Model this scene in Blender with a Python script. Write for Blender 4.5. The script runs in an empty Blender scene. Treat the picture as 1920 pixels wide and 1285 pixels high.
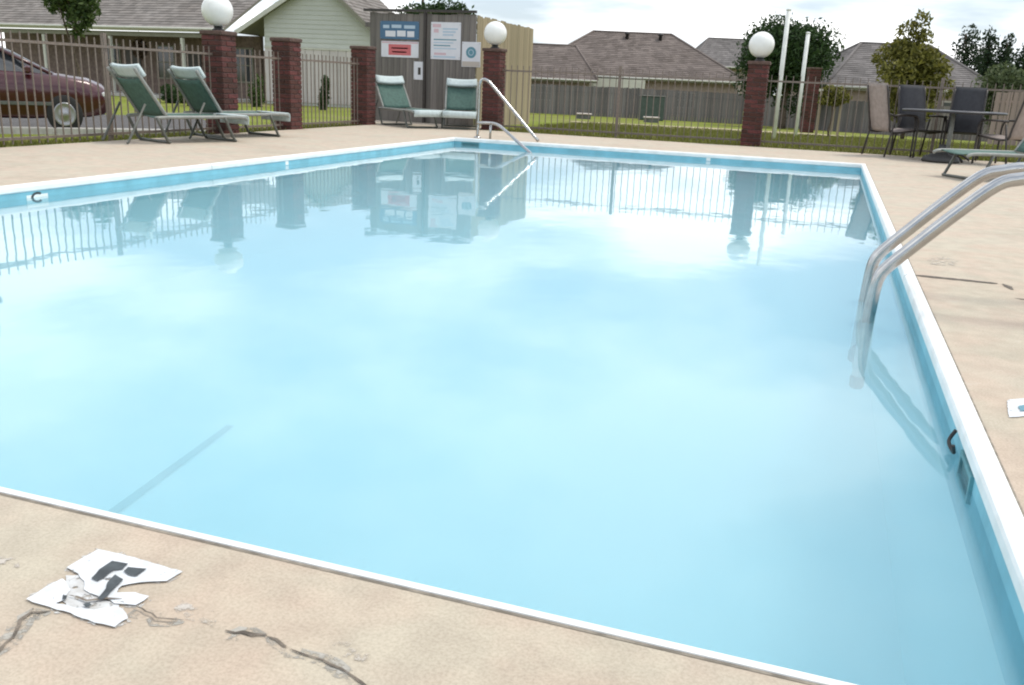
import bpy, math, random
import numpy as np
from mathutils import Vector, Matrix
random.seed(7); rng = np.random.default_rng(11)
SC = bpy.context.scene
COL = SC.collection

# ------------------------------------------------------------------ camera, sky, sun, exposure
H = 0.89                                      # eye height of a crouching photographer, metres
F = 1684.16                                   # focal length in pixels of a 1920 wide picture
R3 = Matrix(((0.94390956, 0.12937848, -0.30380248),
             (0.32753543, -0.25011308, 0.91113336),
             (0.04189608, -0.95953356, -0.27846017)))
cd = bpy.data.cameras.new('camera'); cam = bpy.data.objects.new('camera', cd); COL.objects.link(cam)
cd.sensor_fit = 'HORIZONTAL'; cd.sensor_width = 36.0; cd.lens = 36.0 * F / 1920.0
cd.clip_start = 0.05; cd.clip_end = 3000
rx, ry_, rz_ = [Vector([R3[i][j] for i in range(3)]) for j in range(3)]   # camera right, down, forward in the world
M = Matrix.Identity(4)
for i in range(3):
    M[i][0] = rx[i]; M[i][1] = -ry_[i]; M[i][2] = -rz_[i]
M[2][3] = H
cam.matrix_world = M
SC.camera = cam

SUN_EL, SUN_AZ = math.radians(63), math.atan2(0.70, 0.62)      # azimuth clockwise from +Y; sun stands to the right, a bit ahead
w = bpy.data.worlds.new('World'); SC.world = w; w.use_nodes = True
nt = w.node_tree; N = nt.nodes; L = nt.links; N.clear()
out = N.new('ShaderNodeOutputWorld'); bg = N.new('ShaderNodeBackground'); L.new(bg.outputs[0], out.inputs[0])
bg.inputs[1].default_value = 0.1
sky = N.new('ShaderNodeTexSky'); sky.sky_type = 'NISHITA'; sky.sun_disc = False
sky.sun_elevation = SUN_EL; sky.sun_rotation = SUN_AZ; sky.air_density = 1.0; sky.dust_density = 1.5
tc = N.new('ShaderNodeTexCoord'); sx = N.new('ShaderNodeSeparateXYZ'); L.new(tc.outputs['Generated'], sx.inputs[0])
ad = N.new('ShaderNodeMath'); ad.operation = 'MAXIMUM'; L.new(sx.outputs[2], ad.inputs[0]); ad.inputs[1].default_value = 0.0
ad2 = N.new('ShaderNodeMath'); ad2.operation = 'ADD'; L.new(ad.outputs[0], ad2.inputs[0]); ad2.inputs[1].default_value = 0.16
dx = N.new('ShaderNodeMath'); dx.operation = 'DIVIDE'; L.new(sx.outputs[0], dx.inputs[0]); L.new(ad2.outputs[0], dx.inputs[1])
dy = N.new('ShaderNodeMath'); dy.operation = 'DIVIDE'; L.new(sx.outputs[1], dy.inputs[0]); L.new(ad2.outputs[0], dy.inputs[1])
cx = N.new('ShaderNodeCombineXYZ'); L.new(dx.outputs[0], cx.inputs[0]); L.new(dy.outputs[0], cx.inputs[1]); cx.inputs[2].default_value = 3.1
nz = N.new('ShaderNodeTexNoise'); nz.inputs['Scale'].default_value = 0.95; nz.inputs['Detail'].default_value = 5; nz.inputs['Roughness'].default_value = 0.5
L.new(cx.outputs[0], nz.inputs['Vector'])
cr = N.new('ShaderNodeValToRGB'); L.new(nz.outputs['Fac'], cr.inputs[0])
cr.color_ramp.elements[0].position = 0.40; cr.color_ramp.elements[0].color = (0.45, 0.45, 0.45, 1)
cr.color_ramp.elements[1].position = 0.58; cr.color_ramp.elements[1].color = (1, 1, 1, 1)
cl = N.new('ShaderNodeValToRGB'); L.new(nz.outputs['Fac'], cl.inputs[0])     # cloud brightness
cl.color_ramp.elements[0].position = 0.40; cl.color_ramp.elements[0].color = (0.50, 0.58, 0.68, 1)
cl.color_ramp.elements[1].position = 0.60; cl.color_ramp.elements[1].color = (1.0, 1.0, 1.0, 1)
ml = N.new('ShaderNodeVectorMath'); ml.operation = 'SCALE'; L.new(cl.outputs[0], ml.inputs[0]); ml.inputs['Scale'].default_value = 13.4
mx = N.new('ShaderNodeMixRGB'); L.new(cr.outputs[0], mx.inputs[0]); L.new(sky.outputs[0], mx.inputs[1]); L.new(ml.outputs[0], mx.inputs[2])
L.new(mx.outputs[0], bg.inputs[0])

sd = bpy.data.lights.new('sun', 'SUN'); sd.energy = 1.5; sd.angle = math.radians(16); sd.color = (1.0, 0.94, 0.84)
sun = bpy.data.objects.new('sun', sd); COL.objects.link(sun); sun.location = (20, 10, 30)
sdir = Vector((math.sin(SUN_AZ) * math.cos(SUN_EL), math.cos(SUN_AZ) * math.cos(SUN_EL), math.sin(SUN_EL)))
sun.rotation_euler = sdir.to_track_quat('Z', 'Y').to_euler()

SC.view_settings.view_transform = 'Standard'; SC.view_settings.look = 'None'
SC.view_settings.exposure = 0.45; SC.view_settings.gamma = 1.0; SC.view_settings.use_curve_mapping = False
SC.render.engine = 'CYCLES'
SC.cycles.filter_width = 2.0
SC.cycles.volume_bounces = 5; SC.cycles.max_bounces = 8; SC.cycles.transparent_max_bounces = 16
SC.cycles.use_denoising = True

# ------------------------------------------------------------------ measuring helpers
def ray(px, py):
    return R3 @ Vector(((px - 960) / F, (py - 642.5) / F, 1.0))
def G(px, py, z=0.0):                         # where a sight line meets a level plane
    d = ray(px, py); t = (z - H) / d.z
    return Vector((0, 0, H)) + d * t
def P(px, py, d):                             # a point at a given distance
    return Vector((0, 0, H)) + ray(px, py) * d
RIGHT = Vector((0.9448, 0.3279, 0)); AWAY = Vector((-0.3279, 0.9448, 0))

def smooth(t):
    t = max(0.0, min(1.0, t)); return t * t * (3 - 2 * t)
def ground_z(x, y):
    a = 0.46 * smooth((-8.5 - x) / 3.5)
    b = 0.72 * smooth((y - 17.5) / 34)
    return -0.04 - max(a, b)

# ------------------------------------------------------------------ materials
MATS = {}
def nodes_of(m):
    m.use_nodes = True; t = m.node_tree
    return t, t.nodes, t.links, t.nodes['Principled BSDF']
def mat(name, col, rough=0.6, metal=0.0, var=0.0, scale=8.0, bump=0.0, bscale=60.0, rnd=0.0, col2=None, spec=0.5, island=0.0, detail=4, coat=0.0, stretch=None):
    if name in MATS: return MATS[name]
    m = bpy.data.materials.new(name); t, n, l, b = nodes_of(m)
    b.inputs['Roughness'].default_value = rough; b.inputs['Metallic'].default_value = metal
    b.inputs['Specular IOR Level'].default_value = spec
    b.inputs['Coat Weight'].default_value = coat
    tcn = n.new('ShaderNodeTexCoord'); vec = tcn.outputs['Object']
    if stretch:
        mp = n.new('ShaderNodeMapping'); mp.inputs['Scale'].default_value = stretch; l.new(vec, mp.inputs[0]); vec = mp.outputs[0]
    c = None
    rgb = n.new('ShaderNodeRGB'); rgb.outputs[0].default_value = (*col, 1); c = rgb.outputs[0]
    if col2 is not None or var > 0:
        z = n.new('ShaderNodeTexNoise'); z.inputs['Scale'].default_value = scale; z.inputs['Detail'].default_value = detail
        l.new(vec, z.inputs['Vector'])
        rp = n.new('ShaderNodeValToRGB'); l.new(z.outputs['Fac'], rp.inputs[0])
        a = col; e = col2 if col2 is not None else tuple(x * (1 - var) for x in col)
        if col2 is None: a = tuple(min(1, x * (1 + var)) for x in col)
        rp.color_ramp.elements[0].position = 0.36; rp.color_ramp.elements[0].color = (*a, 1)
        rp.color_ramp.elements[1].position = 0.64; rp.color_ramp.elements[1].color = (*e, 1)
        c = rp.outputs[0]
    if rnd > 0 or island > 0:
        hs = n.new('ShaderNodeHueSaturation'); l.new(c, hs.inputs['Color'])
        if island > 0:
            g = n.new('ShaderNodeNewGeometry'); src = g.outputs['Random Per Island']; k = island
        else:
            g = n.new('ShaderNodeObjectInfo'); src = g.outputs['Random']; k = rnd
        mr = n.new('ShaderNodeMapRange'); l.new(src, mr.inputs[0]); mr.inputs[3].default_value = 1 - k; mr.inputs[4].default_value = 1 + k
        l.new(mr.outputs[0], hs.inputs['Value'])
        m2 = n.new('ShaderNodeMapRange'); l.new(src, m2.inputs[0]); m2.inputs[3].default_value = 0.5 + 0.03 * k; m2.inputs[4].default_value = 0.5 - 0.03 * k
        l.new(m2.outputs[0], hs.inputs['Hue']); c = hs.outputs[0]
    l.new(c, b.inputs['Base Color'])
    if bump > 0:
        z2 = n.new('ShaderNodeTexNoise'); z2.inputs['Scale'].default_value = bscale; z2.inputs['Detail'].default_value = 5; l.new(vec, z2.inputs['Vector'])
        bp = n.new('ShaderNodeBump'); bp.inputs['Strength'].default_value = bump; bp.inputs['Distance'].default_value = 0.02
        l.new(z2.outputs['Fac'], bp.inputs['Height']); l.new(bp.outputs[0], b.inputs['Normal'])
    MATS[name] = m
    return m

def flecked(m, keep, scale, detail=6):
    t, n, l, b = nodes_of(m); tcn = n.new('ShaderNodeTexCoord'); z = n.new('ShaderNodeTexNoise'); z.inputs['Scale'].default_value = scale; z.inputs['Detail'].default_value = detail; z.inputs['Roughness'].default_value = 0.7
    l.new(tcn.outputs['Object'], z.inputs['Vector']); r = n.new('ShaderNodeValToRGB'); l.new(z.outputs['Fac'], r.inputs[0]); e = r.color_ramp.elements
    e[0].position = 0.5 - keep; e[0].color = (0, 0, 0, 1); e[1].position = 0.5 - keep + 0.10; e[1].color = (1, 1, 1, 1); l.new(r.outputs[0], b.inputs['Alpha']); return m
def deck_material():
    m = bpy.data.materials.new('deck_concrete'); t, n, l, b = nodes_of(m)
    b.inputs['Roughness'].default_value = 0.85
    tcn = n.new('ShaderNodeTexCoord'); v = tcn.outputs['Object']
    def noise(s, d=5, r=0.55):
        z = n.new('ShaderNodeTexNoise'); z.inputs['Scale'].default_value = s; z.inputs['Detail'].default_value = d; z.inputs['Roughness'].default_value = r
        l.new(v, z.inputs['Vector']); return z.outputs['Fac']
    def ramp(src, p0, c0, p1, c1):
        r = n.new('ShaderNodeValToRGB'); l.new(src, r.inputs[0]); e = r.color_ramp.elements
        e[0].position = p0; e[0].color = (*c0, 1); e[1].position = p1; e[1].color = (*c1, 1); return r.outputs[0]
    def mixc(f, a, c, mode='MIX'):
        x = n.new('ShaderNodeMixRGB'); x.blend_type = mode
        if isinstance(f, float): x.inputs[0].default_value = f
        else: l.new(f, x.inputs[0])
        l.new(a, x.inputs[1]); l.new(c, x.inputs[2]); return x.outputs[0]
    base = ramp(noise(1.3), 0.35, (0.465, 0.39, 0.305), 0.65, (0.49, 0.44, 0.36))
    pink = ramp(noise(3.1, 3), 0.40, (0.495, 0.40, 0.325), 0.60, (0.46, 0.425, 0.345))
    c = mixc(0.6, base, pink)
    m2 = ramp(noise(9.0, 4, 0.6), 0.38, (0.93, 0.91, 0.885), 0.62, (1.05, 1.04, 1.01)); c = mixc(1.0, c, m2, 'MULTIPLY')
    sp = ramp(noise(150, 3, 0.7), 0.35, (0.78, 0.76, 0.74), 0.6, (1.06, 1.06, 1.06))
    c = mixc(0.65, c, mixc(1.0, c, sp, 'MULTIPLY'))
    st = ramp(noise(0.9, 8, 0.7), 0.30, (0.80, 0.80, 0.80), 0.47, (1, 1, 1))
    c = mixc(0.8, c, mixc(1.0, c, st, 'MULTIPLY'))
    pale = ramp(noise(4.5, 7, 0.72), 0.62, (0, 0, 0), 0.74, (0.5, 0.5, 0.5))
    rgb = n.new('ShaderNodeRGB'); rgb.outputs[0].default_value = (0.47, 0.465, 0.43, 1)
    c = mixc(pale, c, rgb.outputs[0])
    l.new(c, b.inputs['Base Color'])
    bp = n.new('ShaderNodeBump'); bp.inputs['Strength'].default_value = 0.2; bp.inputs['Distance'].default_value = 0.004
    l.new(noise(90, 6, 0.7), bp.inputs['Height']); l.new(bp.outputs[0], b.inputs['Normal'])
    return m

def water_material():
    m = bpy.data.materials.new('pool_water'); m.use_nodes = True; t = m.node_tree; n = t.nodes; l = t.links; n.clear()
    o = n.new('ShaderNodeOutputMaterial'); mixn = n.new('ShaderNodeMixShader'); l.new(mixn.outputs[0], o.inputs[0])
    tr = n.new('ShaderNodeBsdfTransparent'); tr.inputs[0].default_value = (0.93, 0.985, 0.995, 1)
    gl = n.new('ShaderNodeBsdfGlossy'); gl.inputs['Roughness'].default_value = 0.025; gl.inputs['Color'].default_value = (1, 1, 1, 1)
    fr = n.new('ShaderNodeFresnel'); fr.inputs['IOR'].default_value = 1.333
    df = n.new('ShaderNodeBsdfDiffuse'); df.inputs[0].default_value = (0.40, 0.70, 0.80, 1); paler_refl = n.new('ShaderNodeMixShader'); paler_refl.inputs[0].default_value = 0.22   # diffuse cyan share mixed in to make the reflections paler
    l.new(tr.outputs[0], paler_refl.inputs[1]); l.new(df.outputs[0], paler_refl.inputs[2])
    l.new(fr.outputs[0], mixn.inputs[0]); l.new(paler_refl.outputs[0], mixn.inputs[1])
    pv = n.new('ShaderNodeVolumePrincipled'); pv.inputs['Color'].default_value = (0.82, 0.962, 0.995, 1); pv.inputs['Density'].default_value = 0.42; pv.inputs['Anisotropy'].default_value = 0.0
    l.new(pv.outputs[0], o.inputs['Volume']); l.new(gl.outputs[0], mixn.inputs[2])
    tcn = n.new('ShaderNodeTexCoord'); mp = n.new('ShaderNodeMapping'); mp.inputs['Scale'].default_value = (1.0, 0.8, 1); mp.inputs['Rotation'].default_value = (0, 0, 0.5)
    l.new(tcn.outputs['Object'], mp.inputs[0])
    z = n.new('ShaderNodeTexNoise'); z.inputs['Scale'].default_value = 2.6; z.inputs['Detail'].default_value = 2; l.new(mp.outputs[0], z.inputs['Vector'])
    bp = n.new('ShaderNodeBump'); bp.inputs['Strength'].default_value = 0.16; bp.inputs['Distance'].default_value = 0.012
    l.new(z.outputs['Fac'], bp.inputs['Height'])
    l.new(bp.outputs[0], gl.inputs['Normal']); l.new(bp.outputs[0], fr.inputs['Normal'])
    return m

def lawn_material():
    m = bpy.data.materials.new('lawn'); t, n, l, b = nodes_of(m)
    b.inputs['Roughness'].default_value = 0.95; b.inputs['Specular IOR Level'].default_value = 0.1
    tcn = n.new('ShaderNodeTexCoord'); v = tcn.outputs['Object']
    def noise(s, d=5):
        z = n.new('ShaderNodeTexNoise'); z.inputs['Scale'].default_value = s; z.inputs['Detail'].default_value = d; l.new(v, z.inputs['Vector']); return z.outputs['Fac']
    r = n.new('ShaderNodeValToRGB'); l.new(noise(0.45, 7), r.inputs[0]); e = r.color_ramp.elements
    e[0].position = 0.33; e[0].color = (0.17, 0.16, 0.045, 1); e[1].position = 0.66; e[1].color = (0.25, 0.23, 0.10, 1)
    k = e.new(0.48); k.color = (0.195, 0.24, 0.035, 1)
    r2 = n.new('ShaderNodeValToRGB'); l.new(noise(30, 4), r2.inputs[0]); e = r2.color_ramp.elements
    e[0].position = 0.3; e[0].color = (0.65, 0.65, 0.65, 1); e[1].position = 0.7; e[1].color = (1.25, 1.25, 1.2, 1)
    x = n.new('ShaderNodeMixRGB'); x.blend_type = 'MULTIPLY'; x.inputs[0].default_value = 1; l.new(r.outputs[0], x.inputs[1]); l.new(r2.outputs[0], x.inputs[2])
    l.new(x.outputs[0], b.inputs['Base Color'])
    bp = n.new('ShaderNodeBump'); bp.inputs['Strength'].default_value = 0.7; bp.inputs['Distance'].default_value = 0.04
    l.new(noise(45, 5), bp.inputs['Height']); l.new(bp.outputs[0], b.inputs['Normal'])
    return m

def shingle_material(name, c1, c2):
    m = bpy.data.materials.new(name); t, n, l, b = nodes_of(m); b.inputs['Roughness'].default_value = 0.95
    b.inputs['Specular IOR Level'].default_value = 0.2
    tcn = n.new('ShaderNodeTexCoord')
    g = n.new('ShaderNodeNewGeometry')
    z = n.new('ShaderNodeTexNoise'); z.inputs['Scale'].default_value = 0.7; z.inputs['Detail'].default_value = 8; z.inputs['Roughness'].default_value = 0.7
    l.new(tcn.outputs['Object'], z.inputs['Vector'])
    r = n.new('ShaderNodeValToRGB'); l.new(z.outputs['Fac'], r.inputs[0]); e = r.color_ramp.elements
    e[0].position = 0.35; e[0].color = (*c1, 1); e[1].position = 0.65; e[1].color = (*c2, 1)
    mr = n.new('ShaderNodeMapRange'); l.new(g.outputs['Random Per Island'], mr.inputs[0]); mr.inputs[3].default_value = 0.78; mr.inputs[4].default_value = 1.2
    hs = n.new('ShaderNodeHueSaturation'); l.new(r.outputs[0], hs.inputs['Color']); l.new(mr.outputs[0], hs.inputs['Value'])
    l.new(hs.outputs[0], b.inputs['Base Color'])
    return m

def leaf_material(name, c1, c2):
    m = bpy.data.materials.new(name); t, n, l, b = nodes_of(m); b.inputs['Roughness'].default_value = 0.65; b.inputs['Specular IOR Level'].default_value = 0.25
    g = n.new('ShaderNodeNewGeometry'); r = n.new('ShaderNodeValToRGB'); l.new(g.outputs['Random Per Island'], r.inputs[0]); e = r.color_ramp.elements
    e[0].position = 0.0; e[0].color = (*c1, 1); e[1].position = 1.0; e[1].color = (*c2, 1)
    l.new(r.outputs[0], b.inputs['Base Color'])
    tl = n.new('ShaderNodeBsdfTranslucent'); l.new(r.outputs[0], tl.inputs[0])
    ms = n.new('ShaderNodeMixShader'); ms.inputs[0].default_value = 0.25
    o = [q for q in n if q.type == 'OUTPUT_MATERIAL'][0]
    l.new(b.outputs[0], ms.inputs[1]); l.new(tl.outputs[0], ms.inputs[2]); l.new(ms.outputs[0], o.inputs[0])
    return m

m_deck = deck_material(); m_water = water_material(); m_lawn = lawn_material()
m_coping = mat('coping_white', (0.84, 0.85, 0.84), 0.5, col2=(0.74, 0.745, 0.72), scale=7, detail=8, bump=0.1, bscale=30)
m_pool = mat('pool_plaster', (0.45, 0.69, 0.755), 0.7, var=0.03, scale=1.2)
m_poolwall = mat('pool_wall_paint', (0.20, 0.47, 0.56), 0.6, var=0.10, scale=5, bump=0.1, bscale=30)
m_line = mat('pool_line', (0.10, 0.26, 0.31), 0.7, var=0.15, scale=9)
m_steel = mat('stainless_steel', (0.46, 0.46, 0.455), 0.2, metal=1.0, var=0.06, scale=18, bump=0.02, bscale=60)
m_bump = mat('bumper_rubber', (0.10, 0.16, 0.17), 0.6, var=0.1)
m_brick = mat('red_brick', (0.11, 0.036, 0.028), 0.9, col2=(0.062, 0.023, 0.020), scale=25, rnd=0.38, bump=0.4, bscale=90)
m_mortar = mat('mortar', (0.095, 0.072, 0.062), 0.95, var=0.15, scale=30)
m_cap = mat('pillar_cap', (0.10, 0.062, 0.05), 0.9, var=0.2, scale=20, bump=0.3)
m_globe = mat('opal_globe', (0.78, 0.78, 0.75), 0.3, var=0.03, scale=6)
m_black = mat('black_metal', (0.025, 0.024, 0.023), 0.5, var=0.2, scale=30)
m_fence = mat('fence_bronze', (0.17, 0.135, 0.11), 0.45, var=0.15, scale=30)
m_sling = mat('green_sling', (0.065, 0.13, 0.108), 0.75, var=0.15, scale=20, bump=0.2, bscale=300)
m_slinglight = mat('pale_sling', (0.50, 0.58, 0.58), 0.7, var=0.06, scale=20)
m_frame = mat('lounger_frame', (0.24, 0.25, 0.23), 0.45, var=0.12, scale=15)
m_framedark = mat('lounger_leg', (0.10, 0.105, 0.09), 0.5, var=0.2, scale=15)
m_beige = mat('beige_sling', (0.30, 0.25, 0.225), 0.8, var=0.1, scale=18, bump=0.2, bscale=300)
m_grey = mat('grey_sling', (0.10, 0.105, 0.10), 0.8, var=0.1, scale=18)
m_bronze = mat('dark_bronze', (0.035, 0.028, 0.025), 0.45, var=0.2, scale=20)
m_table = mat('table_top', (0.03, 0.03, 0.033), 0.35, var=0.2, scale=15)
m_whitepost = mat('white_post', (0.72, 0.73, 0.70), 0.5, var=0.08, scale=6)
m_crack = mat('crack_dark', (0.15, 0.125, 0.10), 0.95, var=0.4, scale=40)
m_patch = mat('pale_repair', (0.50, 0.46, 0.41), 0.9, col2=(0.45, 0.40, 0.33), scale=22, bump=0.3)
m_paint = mat('marking_white', (0.70, 0.72, 0.74), 0.7, col2=(0.56, 0.58, 0.59), scale=26, bump=0.1, bscale=80)
m_worn = mat('marking_worn', (0.62, 0.63, 0.63), 0.8, col2=(0.47, 0.46, 0.44), scale=30, bump=0.2)
m_halo = mat('crack_stain', (0.36, 0.34, 0.30), 0.95, var=0.15, scale=30)
m_edge = flecked(mat('marking_edge', (0.56, 0.56, 0.54), 0.8, col2=(0.48, 0.46, 0.43), scale=30), 0.02, 55)
m_ink = mat('marking_black', (0.05, 0.06, 0.065), 0.7, var=0.3, scale=40)
flecked(m_paint, 0.20, 30); flecked(m_worn, 0.16, 40); flecked(m_patch, 0.0, 26); flecked(m_crack, 0.16, 24); flecked(m_halo, 0.04, 20)
m_halo2 = mat('coping_dark_line', (0.24, 0.21, 0.17), 0.95, var=0.3, scale=25)
m_joint = mat('joint_dark', (0.13, 0.11, 0.09), 0.95, var=0.3, scale=40)
m_weir = mat('weir_teal', (0.05, 0.16, 0.18), 0.5, var=0.15)
m_teal = mat('skimmer_teal', (0.10, 0.27, 0.30), 0.5, var=0.2, scale=20)
m_boardgrey = mat('shade_grey_board', (0.20, 0.18, 0.16), 0.9, col2=(0.14, 0.125, 0.115), scale=3, rnd=0.22, bump=0.4, bscale=12, stretch=(9, 9, 0.7))  # on the enclosure front this grey has the shade put into it
m_boardtan = mat('sunlit_tan_board', (0.37, 0.31, 0.195), 0.9, col2=(0.29, 0.235, 0.15), scale=3, rnd=0.16, bump=0.4, bscale=12, stretch=(9, 9, 0.7))  # on the enclosure's right side this tan has the sunlight put into it
m_boardold = mat('old_fence_board', (0.205, 0.19, 0.185), 0.95, col2=(0.14, 0.13, 0.13), scale=2, rnd=0.25, bump=0.3, bscale=10, stretch=(9, 9, 0.6))
m_boardpink = mat('pinkish_board', (0.36, 0.28, 0.25), 0.95, col2=(0.28, 0.215, 0.19), scale=2, rnd=0.16, bump=0.3, bscale=10, stretch=(9, 9, 0.6))
m_siding = mat('sage_siding', (0.50, 0.515, 0.475), 0.7, var=0.03, scale=2, rnd=0.025)
m_panel = mat('pale_panel', (0.52, 0.48, 0.46), 0.7, var=0.04, scale=2, rnd=0.05)
m_trim = mat('pale_trim', (0.52, 0.52, 0.46), 0.6, var=0.05, scale=4)
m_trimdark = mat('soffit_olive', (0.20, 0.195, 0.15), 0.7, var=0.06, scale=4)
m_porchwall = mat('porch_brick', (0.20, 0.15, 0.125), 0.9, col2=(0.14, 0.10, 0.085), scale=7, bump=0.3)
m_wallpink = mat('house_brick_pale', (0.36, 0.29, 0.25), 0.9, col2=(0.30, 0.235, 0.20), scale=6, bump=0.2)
m_walllight = mat('house_cream', (0.60, 0.59, 0.50), 0.8, var=0.05, scale=3)
m_roofA = shingle_material('roof_grey_brown', (0.185, 0.165, 0.15), (0.235, 0.215, 0.20))
m_roofB = shingle_material('roof_brown', (0.135, 0.112, 0.10), (0.19, 0.16, 0.145))
m_roofC = shingle_material('roof_slate', (0.14, 0.13, 0.125), (0.19, 0.175, 0.17))
m_glass = mat('window_glass', (0.03, 0.035, 0.04), 0.08, spec=0.8)
m_bark = mat('bark', (0.10, 0.075, 0.055), 0.95, var=0.3, scale=14, bump=0.6, bscale=30)
m_asphalt = mat('asphalt', (0.085, 0.08, 0.078), 0.95, var=0.2, scale=6, bump=0.3, bscale=120)
m_sand = mat('sand', (0.50, 0.43, 0.28), 0.95, col2=(0.34, 0.29, 0.17), scale=4, bump=0.4, bscale=60)
m_concrete = mat('kerb_concrete', (0.42, 0.40, 0.37), 0.9, var=0.12, scale=9, bump=0.2)
m_carpaint = mat('car_maroon', (0.055, 0.006, 0.010), 0.28, metal=0.2, coat=0.7, var=0.06, scale=3)
m_tyre = mat('tyre', (0.02, 0.02, 0.02), 0.9)
m_alloy = mat('alloy', (0.34, 0.34, 0.35), 0.35, metal=0.8)
m_lens = mat('lamp_lens', (0.6, 0.6, 0.6), 0.15)
m_leafdark = leaf_material('leaf_dark', (0.018, 0.042, 0.012), (0.05, 0.09, 0.028))
m_leafmid = leaf_material('leaf_mid', (0.03, 0.06, 0.016), (0.09, 0.13, 0.035))
m_leafolive = leaf_material('leaf_olive', (0.06, 0.065, 0.013), (0.24, 0.225, 0.05))
m_leafpale = leaf_material('leaf_pale', (0.06, 0.09, 0.04), (0.14, 0.17, 0.08))
m_pine = leaf_material('pine_needle', (0.012, 0.028, 0.012), (0.035, 0.06, 0.025))
m_blade = leaf_material('grass_blade', (0.10, 0.12, 0.02), (0.22, 0.21, 0.06))
m_brown = leaf_material('dry_frond', (0.05, 0.03, 0.02), (0.09, 0.06, 0.035))
m_cab = mat('cabinet_green', (0.06, 0.085, 0.072), 0.6, var=0.1)
m_soil = mat('soil', (0.15, 0.115, 0.06), 0.95, col2=(0.11, 0.12, 0.035), scale=3.5, bump=0.6, bscale=40)
m_chairdark = mat('dark_sling', (0.035, 0.036, 0.042), 0.8, var=0.1, scale=18)
m_signblue = mat('sign_blue', (0.06, 0.14, 0.24), 0.5)
m_signred = mat('sign_red', (0.55, 0.13, 0.14), 0.5)
m_signwhite = mat('sign_white', (0.66, 0.66, 0.70), 0.5, var=0.03)
m_signpale = mat('sign_pale_blue', (0.42, 0.52, 0.62), 0.5)
m_signpink = mat('sign_pink', (0.60, 0.42, 0.46), 0.5)
m_signtan = mat('sign_tan', (0.48, 0.42, 0.37), 0.6)
m_signteal = mat('sign_teal', (0.10, 0.25, 0.31), 0.5)

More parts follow.
